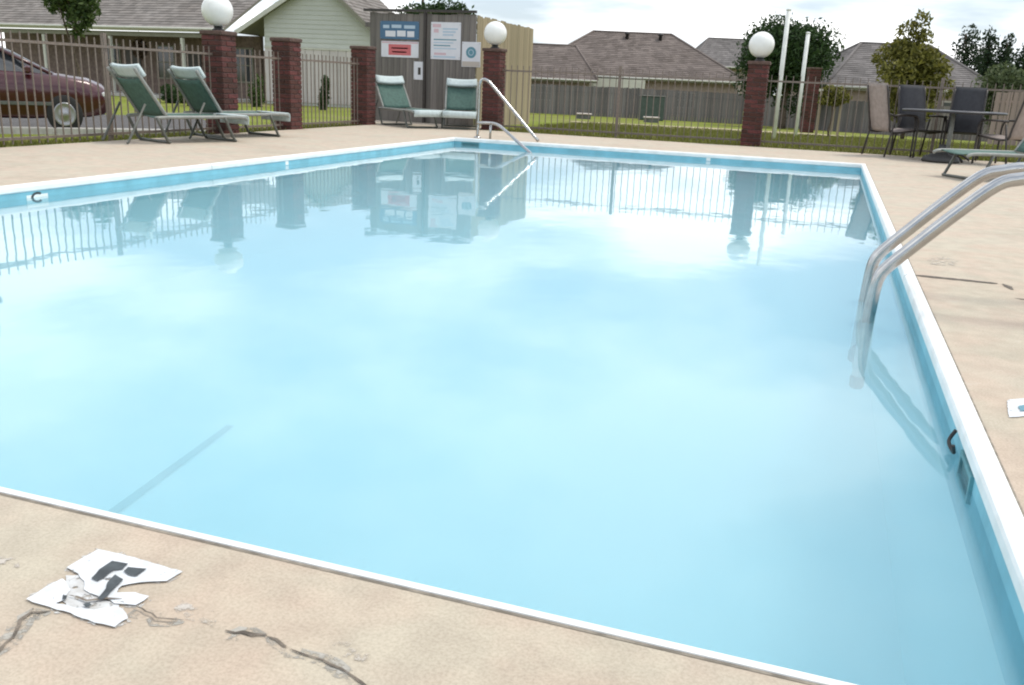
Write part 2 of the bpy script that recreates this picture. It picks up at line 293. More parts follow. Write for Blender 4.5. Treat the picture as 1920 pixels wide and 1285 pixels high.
# ------------------------------------------------------------------ mesh helpers
class MB:
    def __init__(s): s.v = []; s.f = []; s.sm = []
    def add(s, vs, fs, smooth=False):
        o = len(s.v); s.v += [tuple(p) for p in vs]; s.f += [tuple(i + o for i in f) for f in fs]; s.sm += [smooth] * len(fs); return s
    def box(s, c, size, rot=None, bev=0.0):
        hx, hy, hz = [q / 2 for q in size]; c = Vector(c)
        if bev > 0:
            b = min(bev, hx * .9, hy * .9, hz * .9); vs = []
            for z, k in ((-hz, 1), (-hz + b, 0), (hz - b, 0), (hz, 1)):
                i = b if k else 0
                for x, y in ((-hx + i, -hy + b + i), (-hx + b + i, -hy + i), (hx - b - i, -hy + i), (hx - i, -hy + b + i), (hx - i, hy - b - i), (hx - b - i, hy - i), (-hx + b + i, hy - i), (-hx + i, hy - b - i)):
                    vs.append(Vector((x, y, z)))
            fs = [tuple(range(7, -1, -1)), tuple(range(24, 32))]
            for r in range(3):
                for k in range(8): fs.append((r * 8 + k, r * 8 + (k + 1) % 8, r * 8 + 8 + (k + 1) % 8, r * 8 + 8 + k))
        else:
            vs = [Vector((x, y, z)) for z in (-hz, hz) for x, y in ((-hx, -hy), (hx, -hy), (hx, hy), (-hx, hy))]
            fs = [(3, 2, 1, 0), (4, 5, 6, 7), (0, 1, 5, 4), (1, 2, 6, 5), (2, 3, 7, 6), (3, 0, 4, 7)]
        if rot is not None: vs = [rot @ q for q in vs]
        return s.add([q + c for q in vs], fs)
    def tube(s, pts, r, seg=8, closed=False):
        pts = [Vector(p) for p in pts]; n = len(pts); rs = r if isinstance(r, (list, tuple)) else [r] * n
        vs = []; prev = None
        for i, p in enumerate(pts):
            if closed: t = pts[(i + 1) % n] - pts[i - 1]
            else: t = pts[min(i + 1, n - 1)] - pts[max(i - 1, 0)]
            t.normalize()
            if prev is None:
                a = Vector((0, 0, 1)) if abs(t.z) < 0.9 else Vector((1, 0, 0)); u = t.cross(a).normalized()
            else: u = (prev - t * prev.dot(t)).normalized()
            prev = u; v = t.cross(u)
            for k in range(seg):
                a = 2 * math.pi * k / seg; vs.append(p + (u * math.cos(a) + v * math.sin(a)) * rs[i])
        fs = []
        for i in range(n if closed else n - 1):
            j = (i + 1) % n
            for k in range(seg): fs.append((i * seg + k, i * seg + (k + 1) % seg, j * seg + (k + 1) % seg, j * seg + k))
        if not closed: fs += [tuple(range(seg - 1, -1, -1)), tuple((n - 1) * seg + k for k in range(seg))]
        return s.add(vs, fs, True)
    def lathe(s, prof, c=(0, 0, 0), seg=20, rot=None):
        vs = []; c = Vector(c); n = len(prof)
        for r, z in prof:
            for k in range(seg):
                a = 2 * math.pi * k / seg; q = Vector((r * math.cos(a), r * math.sin(a), z)); vs.append((rot @ q if rot else q) + c)
        fs = [(i * seg + k, i * seg + (k + 1) % seg, (i + 1) * seg + (k + 1) % seg, (i + 1) * seg + k) for i in range(n - 1) for k in range(seg)]
        fs += [tuple(range(seg - 1, -1, -1)), tuple((n - 1) * seg + k for k in range(seg))]
        return s.add(vs, fs, True)
    def prism(s, poly, off):                              # polygon (3d points) pushed along off
        poly = [Vector(p) for p in poly]; off = Vector(off); n = len(poly)
        return s.add(poly + [p + off for p in poly], [tuple(range(n - 1, -1, -1)), tuple(range(n, 2 * n))] + [(i, (i + 1) % n, n + (i + 1) % n, n + i) for i in range(n)])
    def sheet(s, rows, th, smooth=True):                  # grid of points given thickness along its normals (approximate)
        nr = len(rows); nc = len(rows[0]); pts = [Vector(p) for r in rows for p in r]; nrm = []
        for i in range(nr):
            for j in range(nc):
                a = Vector(rows[min(i + 1, nr - 1)][j]) - Vector(rows[max(i - 1, 0)][j]); b = Vector(rows[i][min(j + 1, nc - 1)]) - Vector(rows[i][max(j - 1, 0)])
                nrm.append(a.cross(b).normalized() * th)
        m = nr * nc; vs = pts + [p - q for p, q in zip(pts, nrm)]; fs = []
        for i in range(nr - 1):
            for j in range(nc - 1):
                a = i * nc + j; fs += [(a, a + nc, a + nc + 1, a + 1), (m + a, m + a + 1, m + a + nc + 1, m + a + nc)]
        ring = [j for j in range(nc)] + [i * nc + nc - 1 for i in range(1, nr)] + [(nr - 1) * nc + j for j in range(nc - 2, -1, -1)] + [i * nc for i in range(nr - 2, 0, -1)]
        for a, b in zip(ring, ring[1:] + ring[:1]): fs.append((a, b, m + b, m + a))
        return s.add(vs, fs, smooth)
    def mesh(s, name, m):
        me = bpy.data.meshes.new(name); me.from_pydata(s.v, [], s.f); me.polygons.foreach_set('use_smooth', s.sm)
        me.materials.append(m); me.update(); me.validate(); return me
    def build(s, name, m, parent=None, **kw):
        o = bpy.data.objects.new(name, s.mesh(name, m)); COL.objects.link(o)
        if parent is not None: o.parent = parent
        for k, x in kw.items(): o[k] = x
        return o
def tag(o, label=None, cat=None, group=None, kind=None):
    for k, x in (('label', label), ('category', cat), ('group', group), ('kind', kind)):
        if x: o[k] = x
    return o
def empty(name, loc, rz=0.0, label=None, cat=None, group=None, kind=None):
    o = bpy.data.objects.new(name, None); COL.objects.link(o); o.location = loc; o.rotation_euler = (0, 0, rz); o.empty_display_size = 0.2
    return tag(o, label, cat, group, kind)
def piece(name, me, parent, loc=(0, 0, 0), rot=(0, 0, 0), scale=(1, 1, 1)):
    o = bpy.data.objects.new(name, me); COL.objects.link(o); o.parent = parent; o.location = loc; o.rotation_euler = rot; o.scale = scale; return o
KIDS = lambda o: list(o.children)
def copy_thing(o, loc, rz, label, group=None):
    def cp(a, par):
        c = a.copy(); COL.objects.link(c)
        if par is not None: c.parent = par
        for ch in KIDS(a): cp(ch, c)
        return c
    r = cp(o, None); r.location = loc; r.rotation_euler = (0, 0, rz); r['label'] = label
    if group: r['group'] = group
    return r
def curve(pts, n=6):                                      # Catmull-Rom through points
    pts = [Vector(p) for p in pts]; out = []
    for i in range(len(pts) - 1):
        a = pts[max(i - 1, 0)]; b = pts[i]; c = pts[i + 1]; d = pts[min(i + 2, len(pts) - 1)]
        for k in range(n):
            t = k / n; out.append(0.5 * ((2 * b) + (c - a) * t + (2 * a - 5 * b + 4 * c - d) * t * t + (3 * b - a - 3 * c + d) * t ** 3))
    out.append(pts[-1]); return out
def arc(c, r, a0, a1, y, n=8):                            # arc in the xz plane
    return [Vector((c[0] + r * math.cos(math.radians(a0 + (a1 - a0) * k / n)), y, c[1] + r * math.sin(math.radians(a0 + (a1 - a0) * k / n)))) for k in range(n + 1)]

# ------------------------------------------------------------------ ground, deck, pool
PX0, PX1, PY0, PY1 = -5.62, 0.48, 1.33, 13.53             # inner rim of the pool
DX0, DX1, DY0, DY1 = -8.22, 6.5, -3.0, 16.15              # outer rim of the deck
WZ = -0.10
# lawn: one sheet to the horizon with the deck's place left out
xs = sorted(set([-700, -400, -250, -150, -100] + list(np.arange(-80, -12, 4.0)) + list(np.arange(-12, -8.3, 0.4)) + [DX0 + 0.1] + list(np.arange(-8, 6.2, 1.5)) + [DX1 - 0.1] + list(np.arange(8, 80, 4.0)) + [100, 150, 250, 400, 700]))
ys = sorted(set([-500, -200, -100, -50, -20, -8, DY0 + 0.1] + list(np.arange(-2, 16, 1.5)) + [DY1 - 0.1] + list(np.arange(16.6, 24, 0.8)) + list(np.arange(24, 84, 3.0)) + [100, 150, 250, 500, 1000]))
mb = MB(); nx, ny = len(xs), len(ys)
vs = [(x, y, ground_z(x, y)) for y in ys for x in xs]; fs = []
for j in range(ny - 1):
    for i in range(nx - 1):
        cxm, cym = (xs[i] + xs[i + 1]) / 2, (ys[j] + ys[j + 1]) / 2
        if DX0 + .1 < cxm < DX1 - .1 and DY0 + .1 < cym < DY1 - .1: continue
        a = j * nx + i; fs.append((a, a + 1, a + nx + 1, a + nx))
mb.add(vs, fs, True); tag(mb.build('lawn', m_lawn), kind='structure')

mb = MB(); CL, CR, CN, CF = 0.028, 0.040, 0.018, 0.030       # coping widths: left, right, near, far
def slab(x0, x1, y0, y1): mb.box(((x0 + x1) / 2, (y0 + y1) / 2, -0.06), (x1 - x0, y1 - y0, 0.12))
slab(DX0, DX1, DY0, PY0 - CN); slab(DX0, PX0 - CL, PY0 - CN, PY1 + CF); slab(PX1 + CR, DX1, PY0 - CN, PY1 + CF); slab(DX0, DX1, PY1 + CF, DY1)
slab(DX0 - 0.9, -6.35, DY1, 17.45)
deck = tag(mb.build('pool_deck', m_deck), kind='structure')

pool = empty('swimming_pool', (PX0, PY0, 0), kind='structure')
def W(p): return Vector(p) - Vector((PX0, PY0, 0))
FZ = -1.0
mb = MB(); mb.box(W(((PX0 + PX1) / 2, (PY0 + PY1) / 2, FZ - 0.05)), (PX1 - PX0, PY1 - PY0, 0.1)); mb.build('pool_floor', m_pool, pool)
t = 0.15
walls = (((PX0 - t / 2, (PY0 + PY1) / 2), (t, PY1 - PY0 + 2 * t)), ((PX1 + t / 2, (PY0 + PY1) / 2), (t, PY1 - PY0 + 2 * t)),
         (((PX0 + PX1) / 2, PY0 - t / 2), (PX1 - PX0, t)), (((PX0 + PX1) / 2, PY1 + t / 2), (PX1 - PX0, t)))
for k, (c, s) in enumerate(walls):
    u = ((1, 0), (-1, 0), (0, 1), (0, -1))[k]
    mb = MB(); mb.box(W((c[0] + u[0] * (t / 2 + .0015), c[1] + u[1] * (t / 2 + .0015), -.089)), (.003 if u[0] else s[0] - .002, .003 if u[1] else s[1] - 2 * t - .002 if u[0] else s[1], .072) if not u[0] else (.003, s[1] - 2 * t - .006, .072)); mb.build('waterline_strip', m_poolwall, pool)
    mb = MB(); mb.box(W((*c, (FZ - 0.1 - 0.24) / 2)), (s[0], s[1], abs(FZ - 0.1) - 0.24)); mb.build('pool_wall', m_pool, pool)
    mb = MB(); mb.box(W((*c, -0.1825)), (s[0], s[1], 0.115)); mb.build('waterline_band', m_poolwall, pool)
def coping(p0, p1, inward, ci):
    p0, p1, u = Vector(p0), Vector(p1), Vector(inward)
    prof = [(-ci, -0.125), (-ci, 0.004), (-ci * .55, 0.008), (-0.004, 0.006), (0.008, -0.004), (0.012, -0.014), (0.012, -0.042), (0.008, -0.050), (0.0, -0.052), (0.0, -0.125)]
    mb = MB(); rows = []
    for p, e in ((p0, -1), (p1, 1)):
        d = (p1 - p0).normalized()
        rows.append([W(p + u * a + Vector((0, 0, z)) - d * e * (a if abs(p0.x - p1.x) > 1e-6 and False else 0)) for a, z in prof])
    n = len(prof); mb.add(rows[0] + rows[1], [(i, (i + 1) % n, n + (i + 1) % n, n + i) for i in range(n)] + [tuple(range(n - 1, -1, -1)), tuple(range(n, 2 * n))])
    mb.build('coping_strip', m_coping, pool)
coping((PX0 - CL, PY1, 0), (PX1 + CR, PY1, 0), (0, -1, 0), CF); coping((PX0 - CL, PY0, 0), (PX1 + CR, PY0, 0), (0, 1, 0), CN)
for a, b in ((PY0 + 0.013, 7.4), (7.408, PY1 - 0.013)): coping((PX0, a, 0), (PX0, b, 0), (1, 0, 0), CL)
for a, b in ((PY0 + 0.013, 5.085), (5.10, 9.6), (9.606, PY1 - 0.013)): coping((PX1, a, 0), (PX1, b, 0), (-1, 0, 0), CR)
# line on the pool floor
a = G(222, 955, FZ); b = G(432, 800, FZ); d = (b - a).normalized(); nn = Vector((-d.y, d.x, 0)) * 0.028
mb = MB(); a = a - d * 0.5; mb.add([W(q) + Vector((0, 0, 0.006)) for q in (a - nn, a + nn, b + nn * .8, b - nn * .8)], [(0, 3, 2, 1)]); mb.build('floor_line', m_line, pool)
# skimmers: teal mouth with a frame and weir
def skimmer(c, along, inward, ln):
    along, inward, c = Vector(along), Vector(inward), Vector(c)
    mb = MB(); h0, h1 = -0.135, -0.056
    for s0, s1, z0, z1 in ((-ln / 2, ln / 2, h1 - .014, h1), (-ln / 2, ln / 2, h0, h0 + .014), (-ln / 2, -ln / 2 + .016, h0 + .014, h1 - .014), (ln / 2 - .016, ln / 2, h0 + .014, h1 - .014)):
        q = [c + along * s + inward * 0.001 + Vector((0, 0, z)) for s, z in ((s0, z0), (s1, z0), (s1, z1), (s0, z1))]
        mb.prism([W(x) for x in q], inward * 0.012)
    o = mb.build('skimmer', m_teal, pool)
    mb = MB(); q = [c + along * s + inward * 0.002 + Vector((0, 0, z)) for s, z in ((-ln / 2 + .018, h0 + .016), (ln / 2 - .018, h0 + .016), (ln / 2 - .018, h1 - .016), (-ln / 2 + .018, h1 - .016))]
    mb.prism([W(x) for x in q], inward * 0.004); k = mb.build('weir', m_weir, o)
skimmer((PX1, 2.56, 0), (0, 1, 0), (-1, 0, 0), 0.20); skimmer((-5.35, PY1, 0), (1, 0, 0), (0, -1, 0), 0.3)
mb = MB()
mb.tube(curve([W(p) for p in ((PX1 - .013, 2.79, -.045), (PX1 - .03, 2.77, -.075), (PX1 - .02, 2.72, -.09), (PX1 - .03, 2.69, -.06))]), 0.006, 6); mb.build('rope_hook', m_black, pool)
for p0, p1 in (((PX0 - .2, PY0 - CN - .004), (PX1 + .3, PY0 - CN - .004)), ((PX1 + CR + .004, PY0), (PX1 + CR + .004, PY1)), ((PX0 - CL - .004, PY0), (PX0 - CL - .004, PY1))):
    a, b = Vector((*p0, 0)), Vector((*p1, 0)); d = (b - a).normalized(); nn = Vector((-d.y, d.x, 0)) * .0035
    mb = MB(); mb.add([q + Vector((0, 0, .0012)) for q in (a - nn, b - nn, b + nn, a + nn)], [(0, 1, 2, 3)]); tag(mb.build('coping_dark_line', m_halo2), kind='structure')  # thin dark line along the outer edges of the coping
# little white depth tiles on the walls
mb = MB()
for c, al, inw in (((-1.62, PY1, -.065), (1, 0, 0), (0, -1, 0)), ((PX0, 8.72, -.065), (0, 1, 0), (1, 0, 0)), ((PX0, 5.31, -.115), (0, 1, 0), (1, 0, 0))):
    c, al, inw = Vector(c), Vector(al), Vector(inw)
    k = 0.10 if c.y < 6 else 0.03
    mb = MB(); zz = (0.012, -0.03) if c.y > 6 else (0.035, -0.06)
    q = [c + al * s + inw * 0.001 + Vector((0, 0, z)) for s, z in ((-k, zz[1]), (k, zz[1]), (k, zz[0]), (-k, zz[0]))]
    mb.prism([W(x) for x in q], inw * 0.004); tile = mb.build('depth_tile', m_coping, pool)
    if c.y < 6:                                            # dark open-ended ring painted on the wall: reads C
        mb = MB(); pts = []
        for k2 in range(15):
            a = math.radians(48 + 264 * k2 / 14); pts.append((math.cos(a), math.sin(a)))
        for (x0, y0), (x1, y1) in zip(pts, pts[1:]):
            quad = []
            for (x, y), rr in (((x0, y0), .62), ((x1, y1), .62), ((x1, y1), 1.0), ((x0, y0), 1.0)):
                quad.append(W(c + al * (x * rr * .062) + inw * 0.0065 + Vector((0, 0, .012 + y * rr * .042))))
            mb.add(quad, [(0, 1, 2, 3)])
        mb.build('depth_letter', m_ink, tile)
mb = MB(); mb.box(((PX0 + PX1) / 2, (PY0 + PY1) / 2, (WZ + FZ - .04) / 2), (PX1 - PX0 + .04, PY1 - PY0 + .04, WZ - FZ + .04))
tag(mb.build('pool_water', m_water), kind='structure')

# joint, cracks, repairs on the deck
def ribbon(pts, wd, z=0.0025, jit=0.35):
    mb = MB(); vs = []; n = len(pts)
    for i, p in enumerate(pts):
        t = (pts[min(i + 1, n - 1)] - pts[max(i - 1, 0)]).normalized(); u = Vector((-t.y, t.x, 0)) * wd * (1 + random.uniform(-jit, jit)) / 2
        if i in (0, n - 1): u *= 0.3
        vs += [p + u + Vector((0, 0, z)), p - u + Vector((0, 0, z))]
    mb.add(vs, [(2 * i, 2 * i + 1, 2 * i + 3, 2 * i + 2) for i in range(n - 1)]); return mb
def wander(px, n=7, amp=0.006):
    pts = []
    g = [G(*p) for p in px]
    for a, b in zip(g, g[1:]):
        k = max(2, int((b - a).length / 0.02))
        for i in range(k):
            q = a.lerp(b, i / k); pts.append(q + Vector((random.uniform(-amp, amp), random.uniform(-amp, amp), 0)))
    pts.append(g[-1]); return pts
jw = [Vector((PX1 + CR + 0.002, 5.095, 0)) + Vector((i * .03, -0.002 * i * (i > 9) * .2 + random.uniform(-.0015, .0015), 0)) for i in range(14)]
tag(ribbon(jw, 0.045, jit=0.2).build('expansion_joint', m_joint), kind='structure')
tag(ribbon([G(1880, 533), G(1890, 538), G(1898, 544)], 0.035).build('expansion_joint', m_joint), kind='structure')
tag(ribbon([G(1903, 560), G(1925, 563), G(1980, 567), G(2100, 572)], 0.022).build('expansion_joint', m_joint), kind='structure')
for pxs, wd in ((((-20, 1240), (12, 1210), (28, 1188), (42, 1165), (60, 1152), (95, 1148)), 0.0045), (((250, 1143), (275, 1152), (300, 1163), (345, 1168)), 0.004), (((425, 1183), (455, 1190), (500, 1192)), 0.006), (((500, 1193), (545, 1222), (600, 1240), (640, 1258), (690, 1290)), 0.0035), (((130, 1120), (165, 1132), (230, 1128)), 0.004)):
    tag(ribbon(wander(pxs, amp=0.006), wd * 7, 0.0008).build('crack_stain', m_halo), kind='structure')
    tag(ribbon(wander(pxs, amp=0.004), wd * 1.2, 0.006 if wd == .004 else 0.0025).build('deck_crack', m_crack), kind='structure')
def blot(pxs, z, m, name, jit=0.006):
    g = [G(*p) for p in pxs]; pts = []
    for a, b in zip(g, g[1:] + g[:1]):
        k = max(2, int((b - a).length / 0.014))
        for i in range(k):
            q = a.lerp(b, i / k); pts.append(q + Vector((random.uniform(-jit, jit), random.uniform(-jit, jit), z)) * 1.0)
    mb = MB(); mb.add(pts, [tuple(range(len(pts)))]); return mb.build(name, m)
for pxs in (((320, 1140), (352, 1125), (410, 1150), (402, 1175), (350, 1168)), ((590, 1216), (640, 1205), (700, 1224), (680, 1240), (620, 1236)), ((-10, 1040), (30, 1045), (45, 1062), (10, 1072), (-10, 1070))):
    tag(blot(pxs, 0.0015, m_patch, 'deck_patch', 0.008), kind='structure')
# flaking depth marking: white paint with a worn black figure 5
mk = empty('depth_marking', G(180, 1105), label='flaking white depth marking with a worn black 5, painted on deck by near pool edge', cat='depth marking')
def onmark(o): o.parent = mk; o.matrix_parent_inverse = Matrix.Translation(-mk.location)
Z = lambda x, y: (x / 3.955, 960 + y / 3.955)
up = [Z(*p) for p in ((500, 425), (620, 350), (740, 288), (900, 325), (1130, 395), (1360, 458), (1230, 530), (1040, 535), (900, 560), (860, 610), (1010, 610), (1110, 640), (1010, 705), (860, 690), (720, 640), (630, 590), (610, 500))]
lo = [Z(*p) for p in ((205, 660), (330, 570), (470, 510), (520, 590), (480, 660), (420, 690), (560, 720), (700, 740), (880, 710), (955, 800), (850, 865), (700, 835), (520, 765), (420, 740), (300, 705))]
mid = [Z(*p) for p in ((470, 480), (640, 470), (700, 640), (880, 690), (900, 740), (690, 760), (520, 720), (450, 640), (500, 560))]
onmark(blot(mid, 0.002, m_worn, 'worn_paint', 0.004))
for pl in (up, lo):
    mxp, myp = sum(p[0] for p in pl) / len(pl), sum(p[1] for p in pl) / len(pl)
    onmark(blot([(mxp + (x - mxp) * 1.07, myp + (y - myp) * 1.09) for x, y in pl], 0.001 if pl is up else 0.0015, m_edge, 'worn_paint', 0.005))
onmark(blot(up, 0.004, m_paint, 'white_paint', 0.0022)); onmark(blot(lo, 0.004, m_paint, 'white_paint', 0.0022))
for pl in (((695, 505), (750, 450), (830, 398), (935, 415), (900, 450), (840, 455), (790, 490), (740, 522)), ((930, 462), (955, 438), (1075, 448), (1010, 492), (960, 486)), ((470, 640), (500, 648), (490, 670), (468, 668)), ((620, 708), (665, 700), (680, 715), (640, 728)), ((735, 655), (790, 590), (800, 555), (850, 505), (905, 535), (850, 585), (800, 640), (765, 662))):
    mxp, myp = sum(p[0] for p in pl) / len(pl), sum(p[1] for p in pl) / len(pl)
    onmark(blot([Z(mxp + (x - mxp) * 1.14, myp + (y - myp) * 1.22) for x, y in pl], 0.0065, m_ink, 'figure_stroke', 0.0006))
for pl, nm in ((((1888, 752), (1925, 748), (1935, 782), (1892, 784)), 'edge'), (((1735, 487), (1770, 482), (1800, 492), (1790, 500), (1745, 498)), 'far')):
    o = blot(pl, 0.003, m_paint if nm == 'edge' else m_patch, 'deck_marking', 0.003)
    tag(o, 'white painted depth square on deck beside right pool edge, nearest the camera' if nm == 'edge' else 'faded pale paint patch on deck just behind the ladder', 'depth marking')
    if nm == 'edge':
        q = blot(((1908, 764), (1925, 762), (1930, 772), (1912, 774)), 0.006, m_signteal, 'figure_stroke', 0.002); q.parent = o

# ------------------------------------------------------------------ pool ladder, far handrail
def rail_path(y):
    p = [Vector((1.10, y, 0.0)), Vector((1.10, y, 0.40))] + arc((0.93, 0.42), 0.17, 8, 78, y, 7) + [Vector((0.88, y, 0.605)), Vector((0.79, y, 0.588)), Vector((0.70, y, 0.555))]
    p += [Vector((0.56, y, 0.42)), Vector((0.42, y, 0.27)), Vector((0.325, y, 0.165)), Vector((0.295, y, 0.115)), Vector((0.283, y, 0.05)), Vector((0.276, y, -0.10)), Vector((0.272, y, -0.24)), Vector((0.27, y, -0.40))]
    return curve(p, 4)
lad = empty('pool_ladder', (0.7, 4.55, 0), label='stainless steel pool ladder with two bent grab rails at right pool edge', cat='pool ladder')
O = Vector((0.7, 4.55, 0))
for y in (4.32, 4.78):
    mb = MB(); mb.tube([p - O for p in rail_path(y)], 0.0285, 14); mb.build('grab_rail', m_steel, lad)
    mb = MB(); mb.lathe([(.055, 0), (.05, .012), (.032, .022), (.030, .03)], Vector((1.10, y, 0.001)) - O, 16); mb.build('escutcheon', m_steel, lad)
for z in (-0.34,):
    mb = MB(); mb.box(Vector((0.27, 4.55, z)) - O, (0.05, 0.40, 0.022), bev=0.006); mb.build('tread', m_bump, lad)
for y in (4.32, 4.78):
    mb = MB(); mb.lathe([(.026, -.42), (.033, -.41), (.033, -.365), (.03, -.36)], Vector((0.27, y, 0)) - O, 12); mb.build('bumper', m_bump, lad)

hr = empty('pool_handrail', (-5.36, 13.85, 0), label='steel stair handrail sloping down to water at far pool corner', cat='handrail')
O = Vector((-5.36, 13.85, 0)); b = G(1018, 290, WZ)
top = [Vector((-5.36, 13.85, 0)), Vector((-5.35, 13.85, .45)), Vector((-5.345, 13.85, .80)), Vector((-5.31, 13.85, .90)), Vector((-5.22, 13.84, .895)), Vector((-5.10, 13.82, .80)), Vector((-4.70, 13.76, .42)), Vector((-4.28, 13.70, .02)), Vector((-4.22, 13.66, -.06)), Vector((-4.20, 13.45, -.10))]
mb = MB(); mb.tube([p - O for p in curve(top[:8], 5)], 0.024, 10); mb.build('grab_rail', m_steel, hr)
low = [Vector((-5.36, 13.83, .235)), Vector((-5.15, 13.80, .245)), Vector((-4.98, 13.70, .235)), Vector((-4.80, 13.55, .17)), Vector((-4.45, 13.20, .02)), Vector((-4.10, 12.85, -.14)), Vector((-3.9, 12.6, -.35))]
mb = MB(); mb.tube([p - O for p in curve(low, 5)], 0.024, 10); mb.build('brace_rail', m_steel, hr)
mb = MB(); mb.lathe([(.06, 0), (.055, .012), (.03, .025)], (0, 0, 0.001), 14); mb.build('escutcheon', m_steel, hr)
mb = MB(); mb.tube([Vector((-5.12, 13.80, .24)) - O, Vector((-5.12, 13.80, 0.0)) - O], 0.02, 8); mb.build('brace_leg', m_steel, hr)

# ------------------------------------------------------------------ brick pillars with globes
PITCH = 0.072; BL, BW, BH = 0.222, 0.104, 0.061
mbk = MB(); mbk.box((0, 0, 0), (BL, BW, BH), bev=0.006); me_brick = mbk.mesh('brick', m_brick)
def pillar(loc, h, label, globe=0, rz=0.0, name='brick_pillar', group='brick fence pillars', s=1.0):
    e = empty(name, loc, rz, label, 'pillar', group); e.scale = (s, s, 1)
    n = int(h / PITCH); mb = MB(); mb.box((0, 0, n * PITCH / 2), (0.312, 0.312, n * PITCH)); mb.build('mortar_core', m_mortar, e)
    for k in range(n):
        z = (k + 0.5) * PITCH; q = (BL + 0.01 + BW) / 2; a = q - BL / 2; b = q - BW / 2; sgn = 1 if k % 2 else -1
        for i in range(4):
            th = i * math.pi / 2
            x, y = sgn * a, -b
            o = piece('brick', me_brick, e, (x * math.cos(th) - y * math.sin(th) + random.uniform(-.0015, .0015), x * math.sin(th) + y * math.cos(th) + random.uniform(-.0015, .0015), z), (0, 0, th))
    zt = n * PITCH
    mb = MB(); mb.box((0, 0, zt + 0.03), (0.375, 0.375, 0.06), bev=0.012); mb.build('cap', m_cap, e)
    if globe:
        r = 0.215; f = 0.055
        mb = MB(); mb.lathe([(.085, 0), (.085, .02), (.06, .03), (.06, f + .02)], (0, 0, zt + 0.06), 16); mb.build('globe_fitter', m_black, e)
        mb = MB(); mb.lathe([(max(0.02, r * math.sin(math.pi * k / 16)), -r * math.cos(math.pi * k / 16)) for k in range(17)], (0, 0, zt + 0.06 + f + r), 28); mb.build('globe', m_globe, e)
    return e
FXL = -8.36; FYF = 16.72
pillar((FXL, 6.95, -.02), 1.37, 'brick pillar with white globe lamp at left edge, seen mainly mirrored in the pool', 1)
pillar((FXL, 11.33, -.02), 1.37, 'brick pillar with white globe lamp behind the two green loungers', 1)
pillar((FXL, 13.05, -.02), 1.37, 'bare brick pillar without lamp in front of the sage gable')
pillar((FXL, 15.62, -.02), 1.37, 'bare brick pillar just left of the pool rule signs')
pillar((-6.17, FYF, -.02), 1.44, 'brick pillar with white globe lamp at corner of the tan board enclosure', 1)
pillar((-1.30, FYF, -.02), 1.37, 'brick pillar with white globe lamp standing alone in far fence, in front of dark tree', 1)
p = P(1513, 240, 31); pillar((p.x, p.y, ground_z(p.x, p.y)), 2.15, 'distant plain brick column beyond the fence, right of white posts', 0, 0.3, 'brick_column', 'distant brick columns', 1.15)

# ------------------------------------------------------------------ metal picket fences
mbk = MB(); mbk.box((0, 0, 0.63), (0.013, 0.013, 1.18)); me_picket = mbk.mesh('picket', m_fence)
def fence(p0, p1, label, step=0.118):
    p0, p1 = Vector(p0), Vector(p1); d = p1 - p0; ln = d.length; a = math.atan2(d.y, d.x)
    e = empty('picket_fence', p0, a, label, 'fence', 'metal picket fence panels round the pool')
    for z in (0.10, 1.12):
        mb = MB(); mb.box((ln / 2, 0, z), (ln, 0.028, 0.030)); mb.build('rail', m_fence, e)
    n = int(ln / step)
    for i in range(n): piece('picket', me_picket, e, ((i + 0.5) * ln / n, 0.0, 0))
    k = max(1, round(ln / 2.5))
    for i in range(1, k):
        mb = MB(); mb.box((i * ln / k, 0.028, 0.62), (0.05, 0.05, 1.32)); mb.build('fence_post', m_fence, e)
hw = 0.172
fence((FXL, 6.95 + hw, -.03), (FXL, 11.33 - hw, -.03), 'bronze metal picket fence in front of parked maroon car')
fence((FXL, 11.33 + hw, -.03), (FXL, 13.05 - hw, -.03), 'short metal picket fence between globe pillar and bare pillar on the left')
fence((FXL, 13.05 + hw, -.03), (FXL, 15.62 - hw, -.03), 'metal picket fence between the two bare brick pillars')
fence((-6.17 + hw, FYF, -.03), (-1.30 - hw, FYF, -.03), 'long metal picket fence along far deck, left of lone globe pillar')
fence((-1.30 + hw, FYF, -.03), (4.4, FYF, -.03), 'metal picket fence behind the patio table, right of lone globe pillar')

# ------------------------------------------------------------------ board enclosure with signs
EX1, EY0, EY1, EX0, EH = -6.86, 17.50, 21.1, -9.33, 2.16
enc = empty('board_enclosure', (EX1, EY0, 0), label='tall board equipment enclosure, coloured shade-grey in front and sunlit tan along its right side', cat='enclosure')
bw = 0.138
mb = MB(); mb.box((0, 0, 0), (bw - 0.006, 0.02, 1)); me_bg = mb.mesh('board', m_boardgrey); mb = MB(); mb.box((0, 0, 0), (0.02, bw - 0.006, 1)); me_bt = mb.mesh('board', m_boardtan)
n = int((EX1 - EX0) / bw)
for i in range(n):
    hgt = EH + random.uniform(-.02, .015); piece('board', me_bg, enc, (-(i + 0.5) * bw, random.uniform(-.003, .003), hgt / 2 - .03), scale=(1, 1, hgt))
n2 = int((EY1 - EY0) / bw)
for i in range(n2):
    hgt = EH + random.uniform(-.02, .015); piece('board', me_bt, enc, (random.uniform(-.003, .003) + .012, (i + 0.5) * bw + .012, hgt / 2 - .10), scale=(1, 1, hgt + .1))
for z in (0.35, 1.1, 1.9):
    mb = MB(); mb.box((-(EX1 - EX0) / 2, 0.035, z), (EX1 - EX0, 0.045, 0.09)); mb.build('rail', m_boardgrey, enc)
    mb = MB(); mb.box((-0.025, (EY1 - EY0) / 2 + .06, z), (0.045, EY1 - EY0 - .1, 0.09)); mb.build('rail', m_boardtan, enc)
dg = ray(797, 150); xg = dg.x * EY0 / dg.y
mb = MB(); mb.box((xg - EX1, -0.035, EH / 2 - .02), (0.05, 0.05, EH + .1)); gx = mb.build('gate_post', m_bronze, enc)
